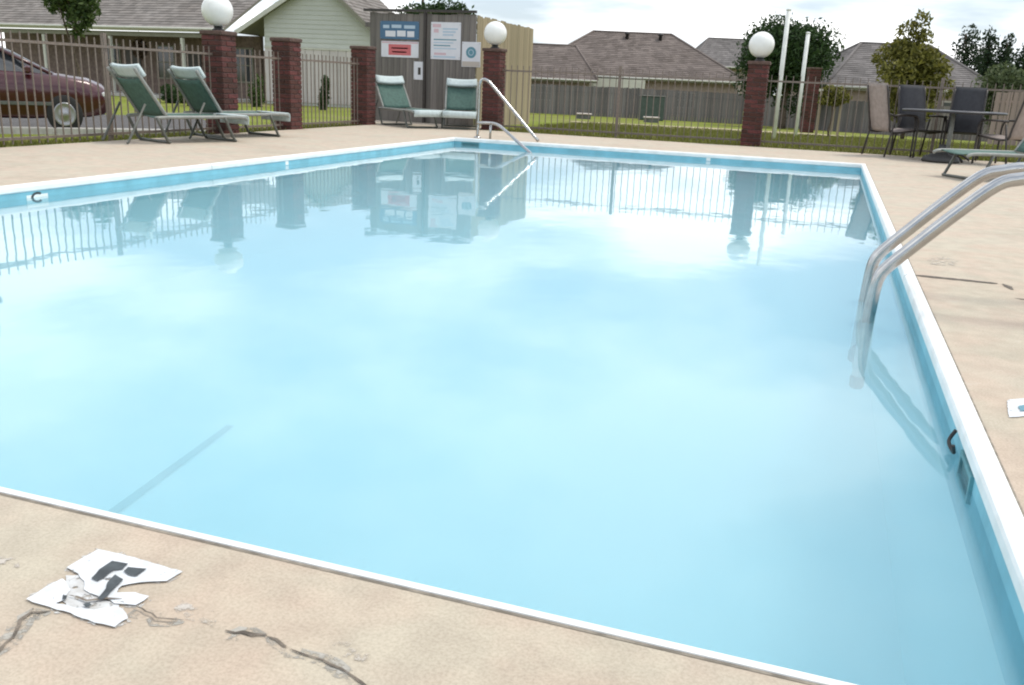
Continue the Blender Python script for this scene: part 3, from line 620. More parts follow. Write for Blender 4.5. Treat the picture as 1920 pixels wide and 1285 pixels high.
mb = MB(); mb.box((-(EX1 - EX0) / 2, -0.02, EH + .02), (EX1 - EX0, 0.07, 0.05)); mb.build('top_board', m_bronze, enc)

def on_front(px, py):                                      # sight line meets the front of the enclosure
    d = ray(px, py); t = (EY0 - 0.016) / d.y; return Vector((0, 0, H)) + d * t
def sign(px0, py0, px1, py1, m, label, extra=()):
    a = on_front(px0, (py0 + py1) / 2); b = on_front(px1, (py0 + py1) / 2); zt = on_front((px0 + px1) / 2, py0).z; zb = on_front((px0 + px1) / 2, py1).z
    w_, h_ = b.x - a.x, zt - zb
    e = empty('pool_sign', ((a.x + b.x) / 2, EY0 - 0.019, zb), 0, label, 'sign', 'signs on the board enclosure')
    mb = MB(); mb.box((0, 0, h_ / 2), (w_, 0.010, h_), bev=0.003); mb.build('sign_plate', m, e)
    for sx_, sz_ in ((-1, .06), (1, .06), (-1, .94), (1, .94)):
        mb = MB(); mb.lathe([(.008, 0), (.008, .004), (.003, .006)], (sx_ * (w_ / 2 - .02), -.005, sz_ * h_), 8, Matrix.Rotation(math.pi / 2, 3, 'X')); mb.build('screw', m_alloy, e)
    for nm, mm, x0, z0, x1, z1 in extra:                   # fractions of the plate
        mb = MB(); mb.box(((x0 + x1) / 2 * w_ - w_ / 2, -0.0062, (z0 + z1) / 2 * h_), (abs(x1 - x0) * w_, 0.0016, abs(z1 - z0) * h_)); mb.build(nm, mm, e)
    return e, w_, h_
sign(713, 40, 786, 74, m_signblue, 'blue sign with pale letter rows, upper left on the grey boards', [('letter_row', m_signpale, .08, .60, .24, .78), ('letter_row', m_signpale, .30, .62, .55, .80), ('letter_row', m_signpale, .62, .60, .90, .78), ('letter_row', m_signwhite, .14, .14, .40, .46), ('letter_row', m_signwhite, .44, .16, .66, .48), ('letter_row', m_signwhite, .70, .14, .88, .46)])
sign(715, 78, 785, 108, m_signwhite, 'white sign with red block in its middle, below the blue sign', [('red_block', m_signred, .20, .14, .80, .82), ('letter_row', m_signwhite, .28, .54, .72, .62), ('letter_row', m_signwhite, .30, .30, .68, .38), ('red_block', m_signpink, .02, .88, .98, .97)])
rows = [('letter_row', m_signpink, .06, .86, .34, .95), ('letter_row', m_signpink, .10, .72, .26, .82)]
for k, z in enumerate((.80, .72, .64)): rows.append(('letter_row', m_signpale, .40, z, .90 - .07 * k, z + .045))
for k, z in enumerate((.52, .44, .36, .28)): rows.append(('letter_row', m_signpale if k % 2 else m_signteal, .10, z, .86 - .1 * (k % 3), z + .03))
rows += [('letter_row', m_signpink, .12, .12, .52, .18), ('letter_row', m_signpale, .10, .05, .84, .09)]
sign(808, 42, 864, 112, m_signwhite, 'large pale pool rules sign with rows of small lettering', rows)
e, w_, h_ = sign(866, 79, 901, 126, m_signwhite, 'white square sign with round teal emblem at right end of the enclosure', [('tan_strip', m_signtan, .03, .02, .97, .22)])
for r0, r1, mm, nm in ((0.0, .27, m_signteal, 'emblem_disc'), (.11, .15, m_signpale, 'emblem_ring')):
    mb = MB(); k = 24; c0 = Vector((0, -0.0075 if r0 == 0 else -.0095, h_ * .58)); vs = [c0 + Vector((w_ * q * math.cos(2 * math.pi * i / k), 0, w_ * q * math.sin(2 * math.pi * i / k))) for q in (max(r0, .002), r1) for i in range(k)]
    mb.add(vs, [(i, (i + 1) % k, k + (i + 1) % k, k + i) for i in range(k)]); mb.build(nm, mm, e)
sign(776, 116, 797, 150, m_signwhite, 'small white sign with one dark mark, left of the gate post', [('dark_mark', m_bronze, .38, .28, .62, .68)])

# ------------------------------------------------------------------ loungers
def make_lounger():
    e = empty('pool_lounger', (0, 0, 0))                  # x towards the foot, z up; seat hinge at origin
    SH = 0.31; hw_ = 0.31; bl, ba = 0.66, math.radians(56); fl = 1.12
    bt = Vector((-bl * math.cos(ba), 0, SH + bl * math.sin(ba)))
    for s in (-1, 1):
        mb = MB(); mb.tube(curve([(-.16, s * hw_, SH - .01), (0, s * hw_, SH), (.5, s * hw_, SH), (fl - .1, s * hw_, SH), (fl, s * hw_, SH - .03)], 4), 0.021, 8); mb.build('side_rail', m_frame, e)
        mb = MB(); mb.tube(curve([(0, s * hw_ * .97, SH), tuple(bt * .5 + Vector((0, s * hw_ * .97, SH * .5))), (bt.x, s * hw_ * .94, bt.z)], 4), 0.021, 8); mb.build('back_rail', m_frame, e)
        mb = MB(); mb.tube([(-.26, s * (hw_ - .03), .46), (-.50, s * (hw_ - .03), 0.03), (-.52, s * (hw_ - .03), 0.015)], 0.014, 6); mb.build('back_prop', m_framedark, e)
    for x, nm in ((0.88, 'front_leg'), (-.05, 'rear_leg')):
        pts = [(x - .10, -hw_ - .012, SH), (x + .02, -hw_ - .012, .05), (x + .06, -hw_ + .02, .018), (x + .06, 0, .018), (x + .06, hw_ - .02, .018), (x + .02, hw_ + .012, .05), (x - .10, hw_ + .012, SH)]
        mb = MB(); mb.tube(curve(pts, 4), 0.018, 8); mb.build('leg', m_framedark, e)
    mb = MB(); mb.sheet([[(x, y, SH + .012 - .03 * (1 - (y / .29) ** 2)) for y in np.linspace(-.295, .295, 7)] for x in np.linspace(.02, fl - .09, 8)], 0.008); mb.build('seat_sling', m_sling, e)
    fb = [(fl - .09, SH + .018), (fl, SH + .022), (fl + .03, SH + .005), (fl + .035, SH - .04), (fl + .03, SH - .10)]
    mb = MB(); mb.sheet([[(x, y, z) for y in np.linspace(-.31, .31, 5)] for x, z in fb], 0.012); mb.build('foot_band', m_slinglight, e)
    nb = Vector((math.sin(ba), 0, math.cos(ba)))
    def bp(t, y): return Vector((bt.x * t, y, SH + (bt.z - SH) * t)) + nb * (.012 - .03 * (1 - (y / .29) ** 2))
    mb = MB(); mb.sheet([[bp(t, y) for y in np.linspace(-.285, .285, 7)] for t in np.linspace(.03, .80, 8)], -0.008); mb.build('back_sling', m_sling, e)
    rows = []
    for t in np.linspace(.79, 1.02, 5): rows.append([bp(t, y) + nb * .022 for y in np.linspace(-.30, .30, 7)])
    mb = MB(); mb.sheet(rows, 0.045); mb.build('headrest', m_slinglight, e)
    return e
lg = make_lounger(); LG = 'green pool loungers on the deck'
def place(o, head_px, foot, label, first=False):          # foot: ground point of the foot end
    pass
def aim(dirv): return math.atan2(dirv[1], dirv[0])
a = aim((0.33, 0.944))
lg.location = (-7.78, 9.20, 0); lg.rotation_euler = (0, 0, a); tag(lg, 'leftmost green sling lounger with pale headrest, beside parked maroon car', 'lounger', LG)
copy_thing(lg, (-7.93, 10.45, 0), aim((0.28, 0.96)), 'green sling lounger with pale headrest in front of the left globe pillar', LG)
f2 = G(861, 243); h2 = P(866, 150, 17.6)
dv = Vector((f2.x - h2.x, f2.y - h2.y, 0)).normalized(); o2 = f2 - dv * 1.0
copy_thing(lg, (o2.x, o2.y, 0), aim(dv), 'green sling lounger facing the pool below the round emblem sign', LG)
f1 = G(796, 241); h1 = P(750, 150, 17.0)
dv = Vector((f1.x - h1.x, f1.y - h1.y, 0)).normalized(); o1 = f1 - dv * 1.0
copy_thing(lg, (o1.x, o1.y, 0), aim(dv), 'green sling lounger facing the pool below the red and white sign', LG)
rl = copy_thing(lg, (2.35, 12.55, 0), aim((-0.86, -0.5)), 'green sling lounger behind ladder rails, in front of patio table', LG)

for ch in KIDS(rl):
    if ch.name.startswith('foot_band'): bpy.data.objects.remove(ch)
# ------------------------------------------------------------------ patio table and chairs
tb = empty('patio_table', (1.75, 15.6, 0), label='round dark patio table on pale pedestal at far right of deck', cat='table')
mb = MB(); mb.lathe([(.05, .715), (.70, .715), (.735, .722), (.735, .745), (.71, .752), (.01, .752)], seg=32); mb.build('table_top', m_table, tb)
mb = MB(); mb.lathe([(.035, .05), (.035, .714)], seg=12); mb.build('pedestal', m_frame, tb)
for k in range(4):
    c, s = math.cos(k * math.pi / 2 + .5), math.sin(k * math.pi / 2 + .5)
    mb = MB(); mb.tube(curve([(c * .04, s * .04, .12), (c * .25, s * .25, .09), (c * .40, s * .40, .015)], 4), 0.018, 6); mb.build('leg', m_bronze, tb)
mb = MB(); mb.lathe([(.26, 0), (.27, .03), (.24, .08), (.10, .13), (.05, .22), (.05, .26)], seg=24); ub = mb.build('umbrella_base', m_black); ub.location = (1.62, 15.1, 0.001)
tag(ub, 'squat black umbrella base standing in front of patio table', 'umbrella base')
def make_chair(ms):
    e = empty('patio_chair', (0, 0, 0))                   # faces +x
    for s in (-1, 1):
        mb = MB(); mb.tube(curve([(.24, s * .27, 0.01), (.24, s * .27, .40), (.22, s * .27, .60), (.10, s * .28, .645), (-.22, s * .27, .64)], 4), 0.015, 8); mb.build('arm_frame', m_bronze, e)
        mb = MB(); mb.tube(curve([(.25, s * .24, .42), (-.20, s * .24, .38), (-.27, s * .24, .55), (-.40, s * .23, 1.08)], 4), 0.015, 8); mb.build('side_rail', m_bronze, e)
        mb = MB(); mb.tube([(-.18, s * .26, .60), (-.30, s * .27, .01)], 0.015, 8); mb.build('leg', m_bronze, e)
    prof = curve([(.26, 0, .43), (.05, 0, .405), (-.19, 0, .395), (-.265, 0, .55), (-.33, 0, .80), (-.41, 0, 1.11)], 4)
    mb = MB(); mb.sheet([[(p.x, y, p.z) for y in np.linspace(-.235, .235, 4)] for p in prof], 0.008); mb.build('sling', ms, e)
    return e
CG = 'patio chairs round the table'
c1 = make_chair(m_beige); c1.location = (0.93, 15.75, 0); c1.rotation_euler = (0, 0, 0.62); tag(c1, 'high-backed beige sling chair at left side of patio table', 'chair', CG)
copy_thing(c1, (2.42, 15.15, 0), math.pi - .75, 'beige sling chair at right side of patio table, near picture edge', CG)
c2 = make_chair(m_chairdark); c2.location = (1.36, 16.05, 0); c2.rotation_euler = (0, 0, -1.05); tag(c2, 'black sling chair behind left half of patio table', 'chair', CG)
c3 = make_chair(m_chairdark); c3.location = (1.98, 16.15, 0); c3.rotation_euler = (0, 0, -1.75); tag(c3, 'black sling chair straight behind patio table', 'chair', CG)

# ------------------------------------------------------------------ white posts, staked tree, sand, lawn objects
for px, y0, y1, d, lb in ((1450, 262, 30, 18.9, 'tall white post beyond the fence, taller of the two'), (1492, 248, 70, 21.5, 'shorter white post beyond the fence, right of the taller one')):
    b = P(px, y0, d); s = F / d; gz = ground_z(b.x, b.y); top = b.z + (y0 - y1) / s * 0.985
    mb = MB(); mb.tube([(0, 0, 0), (0, 0, top - gz)], 0.045, 12); mb.lathe([(.05, top - gz - .01), (.05, top - gz + .02), (.01, top - gz + .035)], seg=12)
    o = mb.build('white_post', m_whitepost); o.location = (b.x, b.y, gz); tag(o, lb, 'post', 'white volleyball posts')
mb = MB(); n = 40; c0 = P(1330, 236, 25); vs = []
for k in range(n):
    a = 2 * math.pi * k / n; q = c0 + RIGHT * (3.9 * math.cos(a) * (1 + random.uniform(-.06, .06))) + AWAY * (2.3 * math.sin(a) * (1 + random.uniform(-.08, .08))); vs.append((q.x, q.y))
cxy = (c0.x, c0.y); rings = 6; pts = []
for r in range(1, rings + 1):
    for x, y in vs: 
        X, Y = cxy[0] + (x - cxy[0]) * r / rings, cxy[1] + (y - cxy[1]) * r / rings; pts.append((X, Y, ground_z(X, Y) + 0.02))
pts.append((*cxy, ground_z(*cxy) + .02)); fs = [(len(pts) - 1, k, (k + 1) % n) for k in range(n)] + [(r * n + k, r * n + n + k, r * n + n + (k + 1) % n, r * n + (k + 1) % n) for r in range(rings - 1) for k in range(n)]
mb.add(pts, fs); tag(mb.build('sand', m_sand), kind='structure')

mb = MB(); xs2 = list(np.arange(-6.1, 6.6, .5)); pts = []
for x in xs2:
    for y in (DY1 + .005, DY1 + .35, DY1 + .62 + random.uniform(-.12, .12)): pts.append((x, y, ground_z(x, y) + .012))
mb.add(pts, [(i * 3 + k, i * 3 + k + 3, i * 3 + k + 4, i * 3 + k + 1) for i in range(len(xs2) - 1) for k in range(2)], True); tag(mb.build('soil', m_soil), kind='structure')
def foliage(blobs, n, leaf, seed=0, droop=0.0, shell=0.55):
    r = np.random.default_rng(seed); B = np.array(blobs, float); vol = B[:, 3] * B[:, 4] * B[:, 5]; idx = r.choice(len(B), n, p=vol / vol.sum())
    u = r.normal(size=(n, 3)); u /= np.linalg.norm(u, axis=1)[:, None]; rad = (shell + (1 - shell) * r.random(n) ** 0.6)[:, None] * (1 + r.normal(size=(n, 1)) * .08)
    c = B[idx, :3] + u * rad * B[idx, 3:6]
    a = r.normal(size=(n, 3)); a[:, 2] -= droop; a /= np.linalg.norm(a, axis=1)[:, None]; b = np.cross(a, r.normal(size=(n, 3))); b /= np.linalg.norm(b, axis=1)[:, None]
    L_ = leaf * (0.6 + 0.8 * r.random((n, 1))); W_ = L_ * 0.42
    v = np.stack([c - a * L_, c + b * W_, c + a * L_, c - b * W_], 1).reshape(-1, 3)
    f = np.arange(4 * n).reshape(-1, 4)
    mb = MB(); mb.v = [tuple(x) for x in v]; mb.f = [tuple(x) for x in f.tolist()]; mb.sm = [False] * n; return mb
def tree(name, px, base_y, d, blobs, n, leaf, m, label, trunk_h, trunk_r, group=None, cat='tree', seed=1, droop=0.0, limbs=5, shell=.5, base_z=None):
    b = P(px, base_y, d); gz = ground_z(b.x, b.y) if base_z is None else base_z
    e = empty(name, (b.x, b.y, gz), math.atan2(RIGHT.y, RIGHT.x), label, cat, group)
    rr = random.Random(seed); mb = MB()
    pts = [(rr.uniform(-.03, .03) * k, rr.uniform(-.03, .03) * k, trunk_h * k / 5) for k in range(6)]
    mb.tube(pts, [trunk_r * (1 - .13 * k) for k in range(6)], 8)
    for i in range(limbs):
        bl = blobs[i % len(blobs)]; s = Vector(pts[3 + i % 3]); t_ = Vector((bl[0] + rr.uniform(-.4, .4) * bl[3], bl[1] + rr.uniform(-.4, .4) * bl[4], bl[2] + rr.uniform(-.2, .5) * bl[5]))
        mid_ = s.lerp(t_, .5) + Vector((0, 0, .1)); mb.tube(curve([s, mid_, t_], 3), [trunk_r * .45 * (1 - .11 * k) for k in range(7)], 6)
    mb.build('trunk', m_bark, e)
    foliage(blobs, n, leaf, seed, droop, shell).build('crown', m, e)
    return e
def clumps(c, r, k, seed, sub=.45, zmul=1.0):
    rr = random.Random(seed); o = []
    for i in range(k):
        u = Vector((rr.gauss(0, 1), rr.gauss(0, 1), rr.gauss(0, 1))).normalized() * rr.uniform(.35, .78)
        s = sub * rr.uniform(.7, 1.25); o.append((c[0] + u.x * r[0], c[1] + u.y * r[1], c[2] + u.z * r[2], r[0] * s, r[1] * s, r[2] * s * zmul))
    return o
def size_at(px_len, d): return px_len * d / F

d = 30; tree('young_tree', 150, 190, d, clumps((0, 0, 3.45), (.85, .85, 1.25), 9, 5, .5), 3600, .10, m_leafmid, 'small bushy green tree in front of the left house roof', 2.9, .08, seed=5)
d = 60; tree('broad_tree', 815, 150, d, clumps((0, 0, 5.0), (2.7, 2.2, 1.75), 14, 8, .5), 7500, .16, m_leafdark, 'dark green tree showing above the sign enclosure', 3.8, .2, seed=8)
d = 42; tree('round_tree', 1472, 190, d, clumps((0, 0, 2.95), (2.2, 1.9, 2.0), 24, 13, .55), 24000, .10, m_leafdark, 'dark round-headed tree behind the lone globe lamp and white posts', 2.2, .18, seed=13)
d = 26; tree('olive_tree', 1700, 205, d, clumps((0, 0, 1.65), (1.2, 1.0, .85), 12, 21, .5) + clumps((0, 0, 2.55), (.70, .6, .65), 8, 22, .5) + [(0, 0, 3.15, .28, .28, .42), (.1, 0, .85, .75, .7, .45)], 9000, .075, m_leafolive, 'olive yellow cone-shaped tree in front of the right house', 2.5, .07, seed=21)
for i, (px, top, wd, d, lb) in enumerate(((1795, 55, 62, 75, 'leftmost dark pine behind the right house, beside the olive tree'), (1838, 60, 36, 78, 'narrow dark pine, second from left behind the right house'), (1872, 70, 40, 74, 'dark pine just left of the picture edge group'), (1912, 66, 60, 66, 'wide dark pine at right picture edge'), (1950, 62, 60, 66, 'dark pine partly cut off by right picture edge'))):
    b = P(px, 180, d); gz = ground_z(b.x, b.y); hz = H + (184 - top) * d / F - gz; wr = size_at(wd, d) / 2
    bl = []
    rr = random.Random(50 + i)
    for k in range(9):
        f = k / 8; bl.append((rr.uniform(-.3, .3) * wr, rr.uniform(-.3, .3) * wr, hz * (.30 + .66 * f), 1.5 * wr * (1.0 - .62 * f) * rr.uniform(.8, 1.15), 1.5 * wr * (1.0 - .62 * f), hz * .11))
    tree('pine_tree', px, 180, d, bl, 3600, .16, m_pine, lb, hz * .95, .16, 'pines behind the right house', seed=50 + i, limbs=4, shell=.3)
tree('pale_shrub', 1872, 235, 27, clumps((0, 0, 1.35), (.85, .6, .95), 12, 31, .5), 4200, .07, m_leafpale, 'pale green rounded shrub beside pinkish fence at right', 0.9, .05, cat='shrub', seed=31)
# staked young tree
st = tree('staked_tree', 1556, 238, 22, clumps((0, 0, .98), (.34, .3, .24), 7, 41, .55), 1300, .05, m_leafolive, 'young bushy tree tied between pale stakes with crossbars', .9, .03, seed=41)
for x in (-.30, .06, .22):
    mb = MB(); mb.box((x, .05, .55), (.05, .05, 1.1 if x != .06 else .8)); mb.build('stake', m_boardtan, st)
mb = MB(); mb.box((-.04, .08, 1.12), (.62, .03, .06)); mb.build('crossbar', m_walllight, st)
for px, py, lb in ((1095, 208, 'low pale lidded box on the lawn, left of the other'), (1222, 212, 'low pale lidded box on the lawn, near the middle of the wooden fence')):
    b = P(px, py, 40); gz = ground_z(b.x, b.y); e = empty('utility_box', (b.x, b.y, gz), .3, lb, 'utility box', 'low utility boxes on the lawn')
    mb = MB(); mb.box((0, 0, .09), (.62, .45, .20), bev=.02); mb.build('box_body', m_framedark, e); mb = MB(); mb.box((0, 0, .225), (.70, .52, .06), bev=.02); mb.build('box_lid', m_signtan, e)
b = P(1222, 195, 46.5); gz = ground_z(b.x, b.y); e = empty('utility_cabinet', (b.x, b.y, gz), .3, 'dark green utility cabinet against the wooden fence', 'cabinet')
mb = MB(); mb.box((0, 0, .6), (1.25, .6, 1.2), bev=.03); mb.build('cabinet_body', m_cab, e); mb = MB(); mb.box((0, 0, 1.225), (1.32, .66, .05), bev=.02); mb.build('cabinet_lid', m_framedark, e)

# ------------------------------------------------------------------ wooden fences beyond
def board_fence(pts, h0, label, m, bw=.15):
    mb = MB(); mb.box((0, 0, .5), (bw - .012, .02, 1)); me = mb.mesh('board', m)
    a0 = pts[0]; e = empty('wooden_fence', (a0.x, a0.y, 0), 0, label, 'fence', 'wooden board fences of the houses')
    for a, b in zip(pts, pts[1:]):
        d = Vector((b.x - a.x, b.y - a.y, 0)); ln = d.length; ang = math.atan2(d.y, d.x); n = int(ln / bw)
        for i in range(n):
            q = Vector((a.x, a.y, 0)) + d * ((i + .5) / n); gz = ground_z(q.x, q.y); tz = a.z + (b.z - a.z) * (i + .5) / n + random.uniform(-.025, .02)
            piece('board', me, e, (q.x - a0.x, q.y - a0.y, gz), (random.uniform(-.01, .01), 0, ang), (1, 1, tz - gz))
        for z in (.25, .8):
            ga, gb = ground_z(a.x, a.y), ground_z(b.x, b.y); mb = MB()
            off = Vector((-d.y, d.x, 0)).normalized() * .035
            p0 = Vector((a.x, a.y, ga + (a.z - ga) * z)) + off; p1 = Vector((b.x, b.y, gb + (b.z - gb) * z)) + off
            mb.tube([p0 - Vector((a0.x, a0.y, 0)), p1 - Vector((a0.x, a0.y, 0))], .04, 4); mb.build('rail', m, e)
board_fence([P(900, 153, 51), P(1200, 166, 49), P(1425, 178, 47)], 1.5, 'long grey weathered board fence in front of the brown roofed house', m_boardold)
board_fence([P(1425, 179, 46.8), P(1560, 186, 42), P(1645, 192, 40), P(1730, 196, 38)], 1.5, 'grey board fence behind the white posts and staked tree', m_boardold)
board_fence([P(1730, 200, 36), P(1865, 196, 33)], 1.5, 'dark board fence behind the patio table', m_boardgrey)
board_fence([P(1868, 172, 25), P(1960, 172, 24), P(2100, 176, 22)], 1.8, 'tall pinkish board fence at right picture edge', m_boardpink)

# ------------------------------------------------------------------ houses
def shingles(A, B, C, D_, n, parent, m, name='roof', tab=.34, lift=.02):
    """courses of tabs over the roof plane: A,B eave ends; D_,C ridge ends"""
    A, B, C, D_ = [Vector(q) for q in (A, B, C, D_)]
    nrm = (B - A).cross(D_ - A).normalized()
    if nrm.z < 0: nrm = -nrm
    mb = MB()
    for i in range(n):
        t0, t1 = i / n, min(1.0, (i + 1.15) / n)
        l0, r0, l1, r1 = A.lerp(D_, t0), B.lerp(C, t0), A.lerp(D_, t1), B.lerp(C, t1)
        ln = max((r0 - l0).length, .01); k = max(1, min(60, int(ln / tab)))
        off = .5 * (i % 2) / k
        cuts = [0] + [q for q in [(j + off) / k + random.uniform(-.1, .1) / k for j in range(1, k)] if 0 < q < 1] + [1]
        for c0, c1 in zip(cuts, cuts[1:]):
            c1 -= .012 / k
            p = [l0.lerp(r0, c0) + nrm * (lift + .012 * random.random()), l0.lerp(r0, c1) + nrm * (lift + .012 * random.random()), l1.lerp(r1, c1) + nrm * .003, l1.lerp(r1, c0) + nrm * .003]
            q = [l0.lerp(r0, c0) - nrm * .004, l0.lerp(r0, c1) - nrm * .004]
            mb.add(p + q, [(0, 1, 2, 3), (4, 5, 1, 0), (4, 0, 3), (5, 2, 1)])
    o = mb.build(name, m, parent); o['kind'] = 'stuff'; return o
def deckplane(pts, th, parent, m, name='roof_deck'):
    mb = MB(); pts = [Vector(p) for p in pts]; n = (pts[1] - pts[0]).cross(pts[2] - pts[0]).normalized()
    if n.z < 0: n = -n
    mb.prism(pts, -n * th); return mb.build(name, m, parent)
def window(parent, c, w_, h_, fm, depth=.06, ydir=-1, bars=True):
    mb = MB(); x, y, z = c
    for dx_, dz_, sx_, sz_ in ((0, h_ / 2, w_ + .1, .07), (0, -h_ / 2, w_ + .1, .07), (-w_ / 2, 0, .07, h_ - .07), (w_ / 2, 0, .07, h_ - .07)): mb.box((x + dx_, y + ydir * depth / 2, z + dz_), (sx_, depth, sz_))
    if bars: mb.box((x, y + ydir * .02, z), (w_ - .07, .035, .045))
    o = mb.build('window', fm, parent)
    mb = MB(); mb.box((x, y + ydir * .006, z), (w_ - .07, .012, h_ - .07)); mb.build('pane', m_glass, o); return o

# --- left house: long porch wing and a gable wing.  local x along the eaves (to the right), local y away from the pool
b = P(447, 190, 40); gz = ground_z(b.x, b.y); rzl = math.atan2(RIGHT.y, RIGHT.x) - .42
lh = empty('porch_house', (b.x, b.y, gz), rzl, 'long grey-roofed house with shaded porch and sage gable wing on the left', 'house')
EV = 3.08; LN = 17.0
shingles((-LN, -.5, EV), (-.2, -.5, EV), (-.2, 5.2, EV + 3.3), (-LN, 5.2, EV + 3.3), 26, lh, m_roofA)
deckplane([(-LN, -.5, EV), (-.2, -.5, EV), (-.2, 5.2, EV + 3.3), (-LN, 5.2, EV + 3.3)], .10, lh, m_trimdark)
mb = MB(); mb.box((-LN / 2 - .1, -.53, EV - .08), (LN - .2, .05, .20)); mb.build('fascia', m_trim, lh)
mb = MB(); mb.tube([(-LN, -.62, EV - .03), (-.25, -.62, EV - .05)], .06, 8); gt = mb.build('gutter', m_trim, lh); mb = MB(); mb.tube([(-.32, -.62, EV - .08), (-.32, -.45, EV - .4), (-.32, -.45, .1)], .04, 8); mb.build('downpipe', m_trim, gt)
mb = MB(); mb.box((-LN / 2 - .1, -.30, EV - .30), (LN - .2, .16, .20)); mb.build('porch_beam', m_trimdark, lh)
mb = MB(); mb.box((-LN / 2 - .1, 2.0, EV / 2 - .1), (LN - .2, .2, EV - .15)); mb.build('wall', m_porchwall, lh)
for x in (-2.75, -7.1, -11.4):
    mb = MB(); mb.box((x, -.30, (EV - .42) / 2), (.15, .15, EV - .42), bev=.012); mb.build('porch_post', m_trim, lh)
for x in (-1.2, -5.9, -9.4): window(lh, (x, 1.9, 1.6), 1.1, 1.5, m_trimdark)
for x in (-4.2, -8.0):
    mb = MB(); mb.box((x, 1.88, 1.05), (.95, .05, 2.1)); dr = mb.build('door', m_bronze, lh); mb = MB(); mb.lathe([(.03, 0), (.035, .03), (.01, .05)], (x + .38, 1.855, 1.0), 8, Matrix.Rotation(math.pi / 2, 3, 'X')); mb.build('handle', m_alloy, dr)
mb = MB(); mb.box((-LN / 2, .6, .04), (LN, 3.0, .16)); mb.build('porch_floor', m_concrete, lh)
# gable wing
gwx = 0.0; rg = .42 - .05
# corners of the gable face, measured at 40 m and turned to its own plane
g0 = empty  # (kept simple: the wing is part of the house in house coordinates)
inv = (Matrix.Translation((b.x, b.y, gz)) @ Matrix.Rotation(rzl, 4, 'Z')).inverted()
def LH(px, py, d): return inv @ P(px, py, d)
el = LH(440, 60, 39.0); er = LH(712, 66, 38.0); ap = LH(603, -44, 38.3)
gd = Vector((er.x - el.x, er.y - el.y, 0)).normalized(); back = Vector((-gd.y, gd.x, 0))
if back.y < 0: back = -back
ez = (el.z + er.z) / 2; el.z = er.z = ez
wl_, wr_ = LH(490, 120, 39.2), LH(690, 120, 38.4)
L0 = Vector((el.x, el.y, 0)); GL = (Vector((er.x, er.y, 0)) - L0).length; ax = (Vector((ap.x, ap.y, 0)) - L0).dot(gd); azp = ap.z
w0 = (Vector((wl_.x, wl_.y, 0)) - L0).dot(gd); w1 = (Vector((wr_.x, wr_.y, 0)) - L0).dot(gd)
def GP(s, z, y=0.0): 
    q = L0 + gd * s + back * (y + .45); return Vector((q.x, q.y, z))
def roofz(s): return ez + (azp - ez) * (s / ax if s < ax else (GL - s) / (GL - ax))
zl = ez - .55                                              # where the siding starts
ph = .19; k = 0; z = zl
while z < azp - .1:
    lo_, hi_ = [], []
    def span(zz):
        if zz <= min(roofz(w0), roofz(w1)): return w0, w1
        s0 = max(w0, ax * (zz - ez) / (azp - ez)); s1 = min(w1, GL - (GL - ax) * (zz - ez) / (azp - ez)); return s0, s1
    a0, a1 = span(z); c0, c1 = span(min(z + ph, azp - .02))
    if a1 - a0 < .1: break
    mb = MB(); mb.add([GP(a0, z, -.03), GP(a1, z, -.03), GP(c1, z + ph, -.008), GP(c0, z + ph, -.008), GP(a0, z, .02), GP(a1, z, .02), GP(c1, z + ph, .02), GP(c0, z + ph, .02)], [(0, 1, 2, 3), (7, 6, 5, 4), (0, 4, 5, 1), (1, 5, 6, 2), (2, 6, 7, 3), (3, 7, 4, 0)])
    mb.build('siding_board', m_siding, lh); z += ph
bwid = .36; n = int((w1 - w0) / bwid)
for i in range(n):
    s0 = w0 + (w1 - w0) * i / n; s1 = w0 + (w1 - w0) * (i + 1) / n - .018
    mb = MB(); mb.prism([GP(s0, .12, -.02), GP(s1, .12, -.02), GP(s1, zl - .02, -.02), GP(s0, zl - .02, -.02)], back * .04); mb.build('wall_board', m_panel, lh)
mb = MB(); mb.prism([GP(w0, 0, .03), GP(w1, 0, .03), GP(w1, ez, .03), GP(ax + (w1 - ax) * .02, azp - .12, .03), GP(w0, ez, .03)], back * .12); mb.build('wall', m_siding, lh)
mb = MB(); mb.prism([GP(w0, 0, .15), GP(w0, ez - .1, .15), GP(w0, ez - .1, 6), GP(w0, 0, 6)], gd * .12); mb.prism([GP(w1 - .12, 0, .15), GP(w1 - .12, ez - .1, .15), GP(w1 - .12, ez - .1, 6), GP(w1 - .12, 0, 6)], gd * .12); mb.build('side_wall', m_siding, lh)
mb = MB(); mb.prism([GP(w0 - .02, zl - .09, -.05), GP(w1 + .02, zl - .09, -.05), GP(w1 + .02, zl - .005, -.05), GP(w0 - .02, zl - .005, -.05)], back * .03); mb.build('trim_board', m_trim, lh)
def rake(s0, z0, s1, z1, m, nm):
    mb = MB(); mb.prism([GP(s0, z0 - .20, -.50), GP(s1, z1 - .20, -.50), GP(s1, z1, -.50), GP(s0, z0, -.50)], back * .05); mb.build(nm, m, lh)
rake(0, ez, ax, azp, m_trim, 'rake_board'); rake(ax + .002, azp, GL, ez, m_trimdark, 'rake_board')  # right rake takes the dark trim colour to show it in shade
for s0, s1 in ((0, ax), (GL, ax)):
    deckplane([GP(s0, ez - .02, -.44), GP(s0, ez - .02, 7), GP(s1, azp - .02, 7), GP(s1, azp - .02, -.44)], .09, lh, m_trimdark)
    shingles(GP(s0, ez, -.44), GP(s0, ez, 7), GP(s1, azp, 7), GP(s1, azp, -.44), 14, lh, m_roofA)
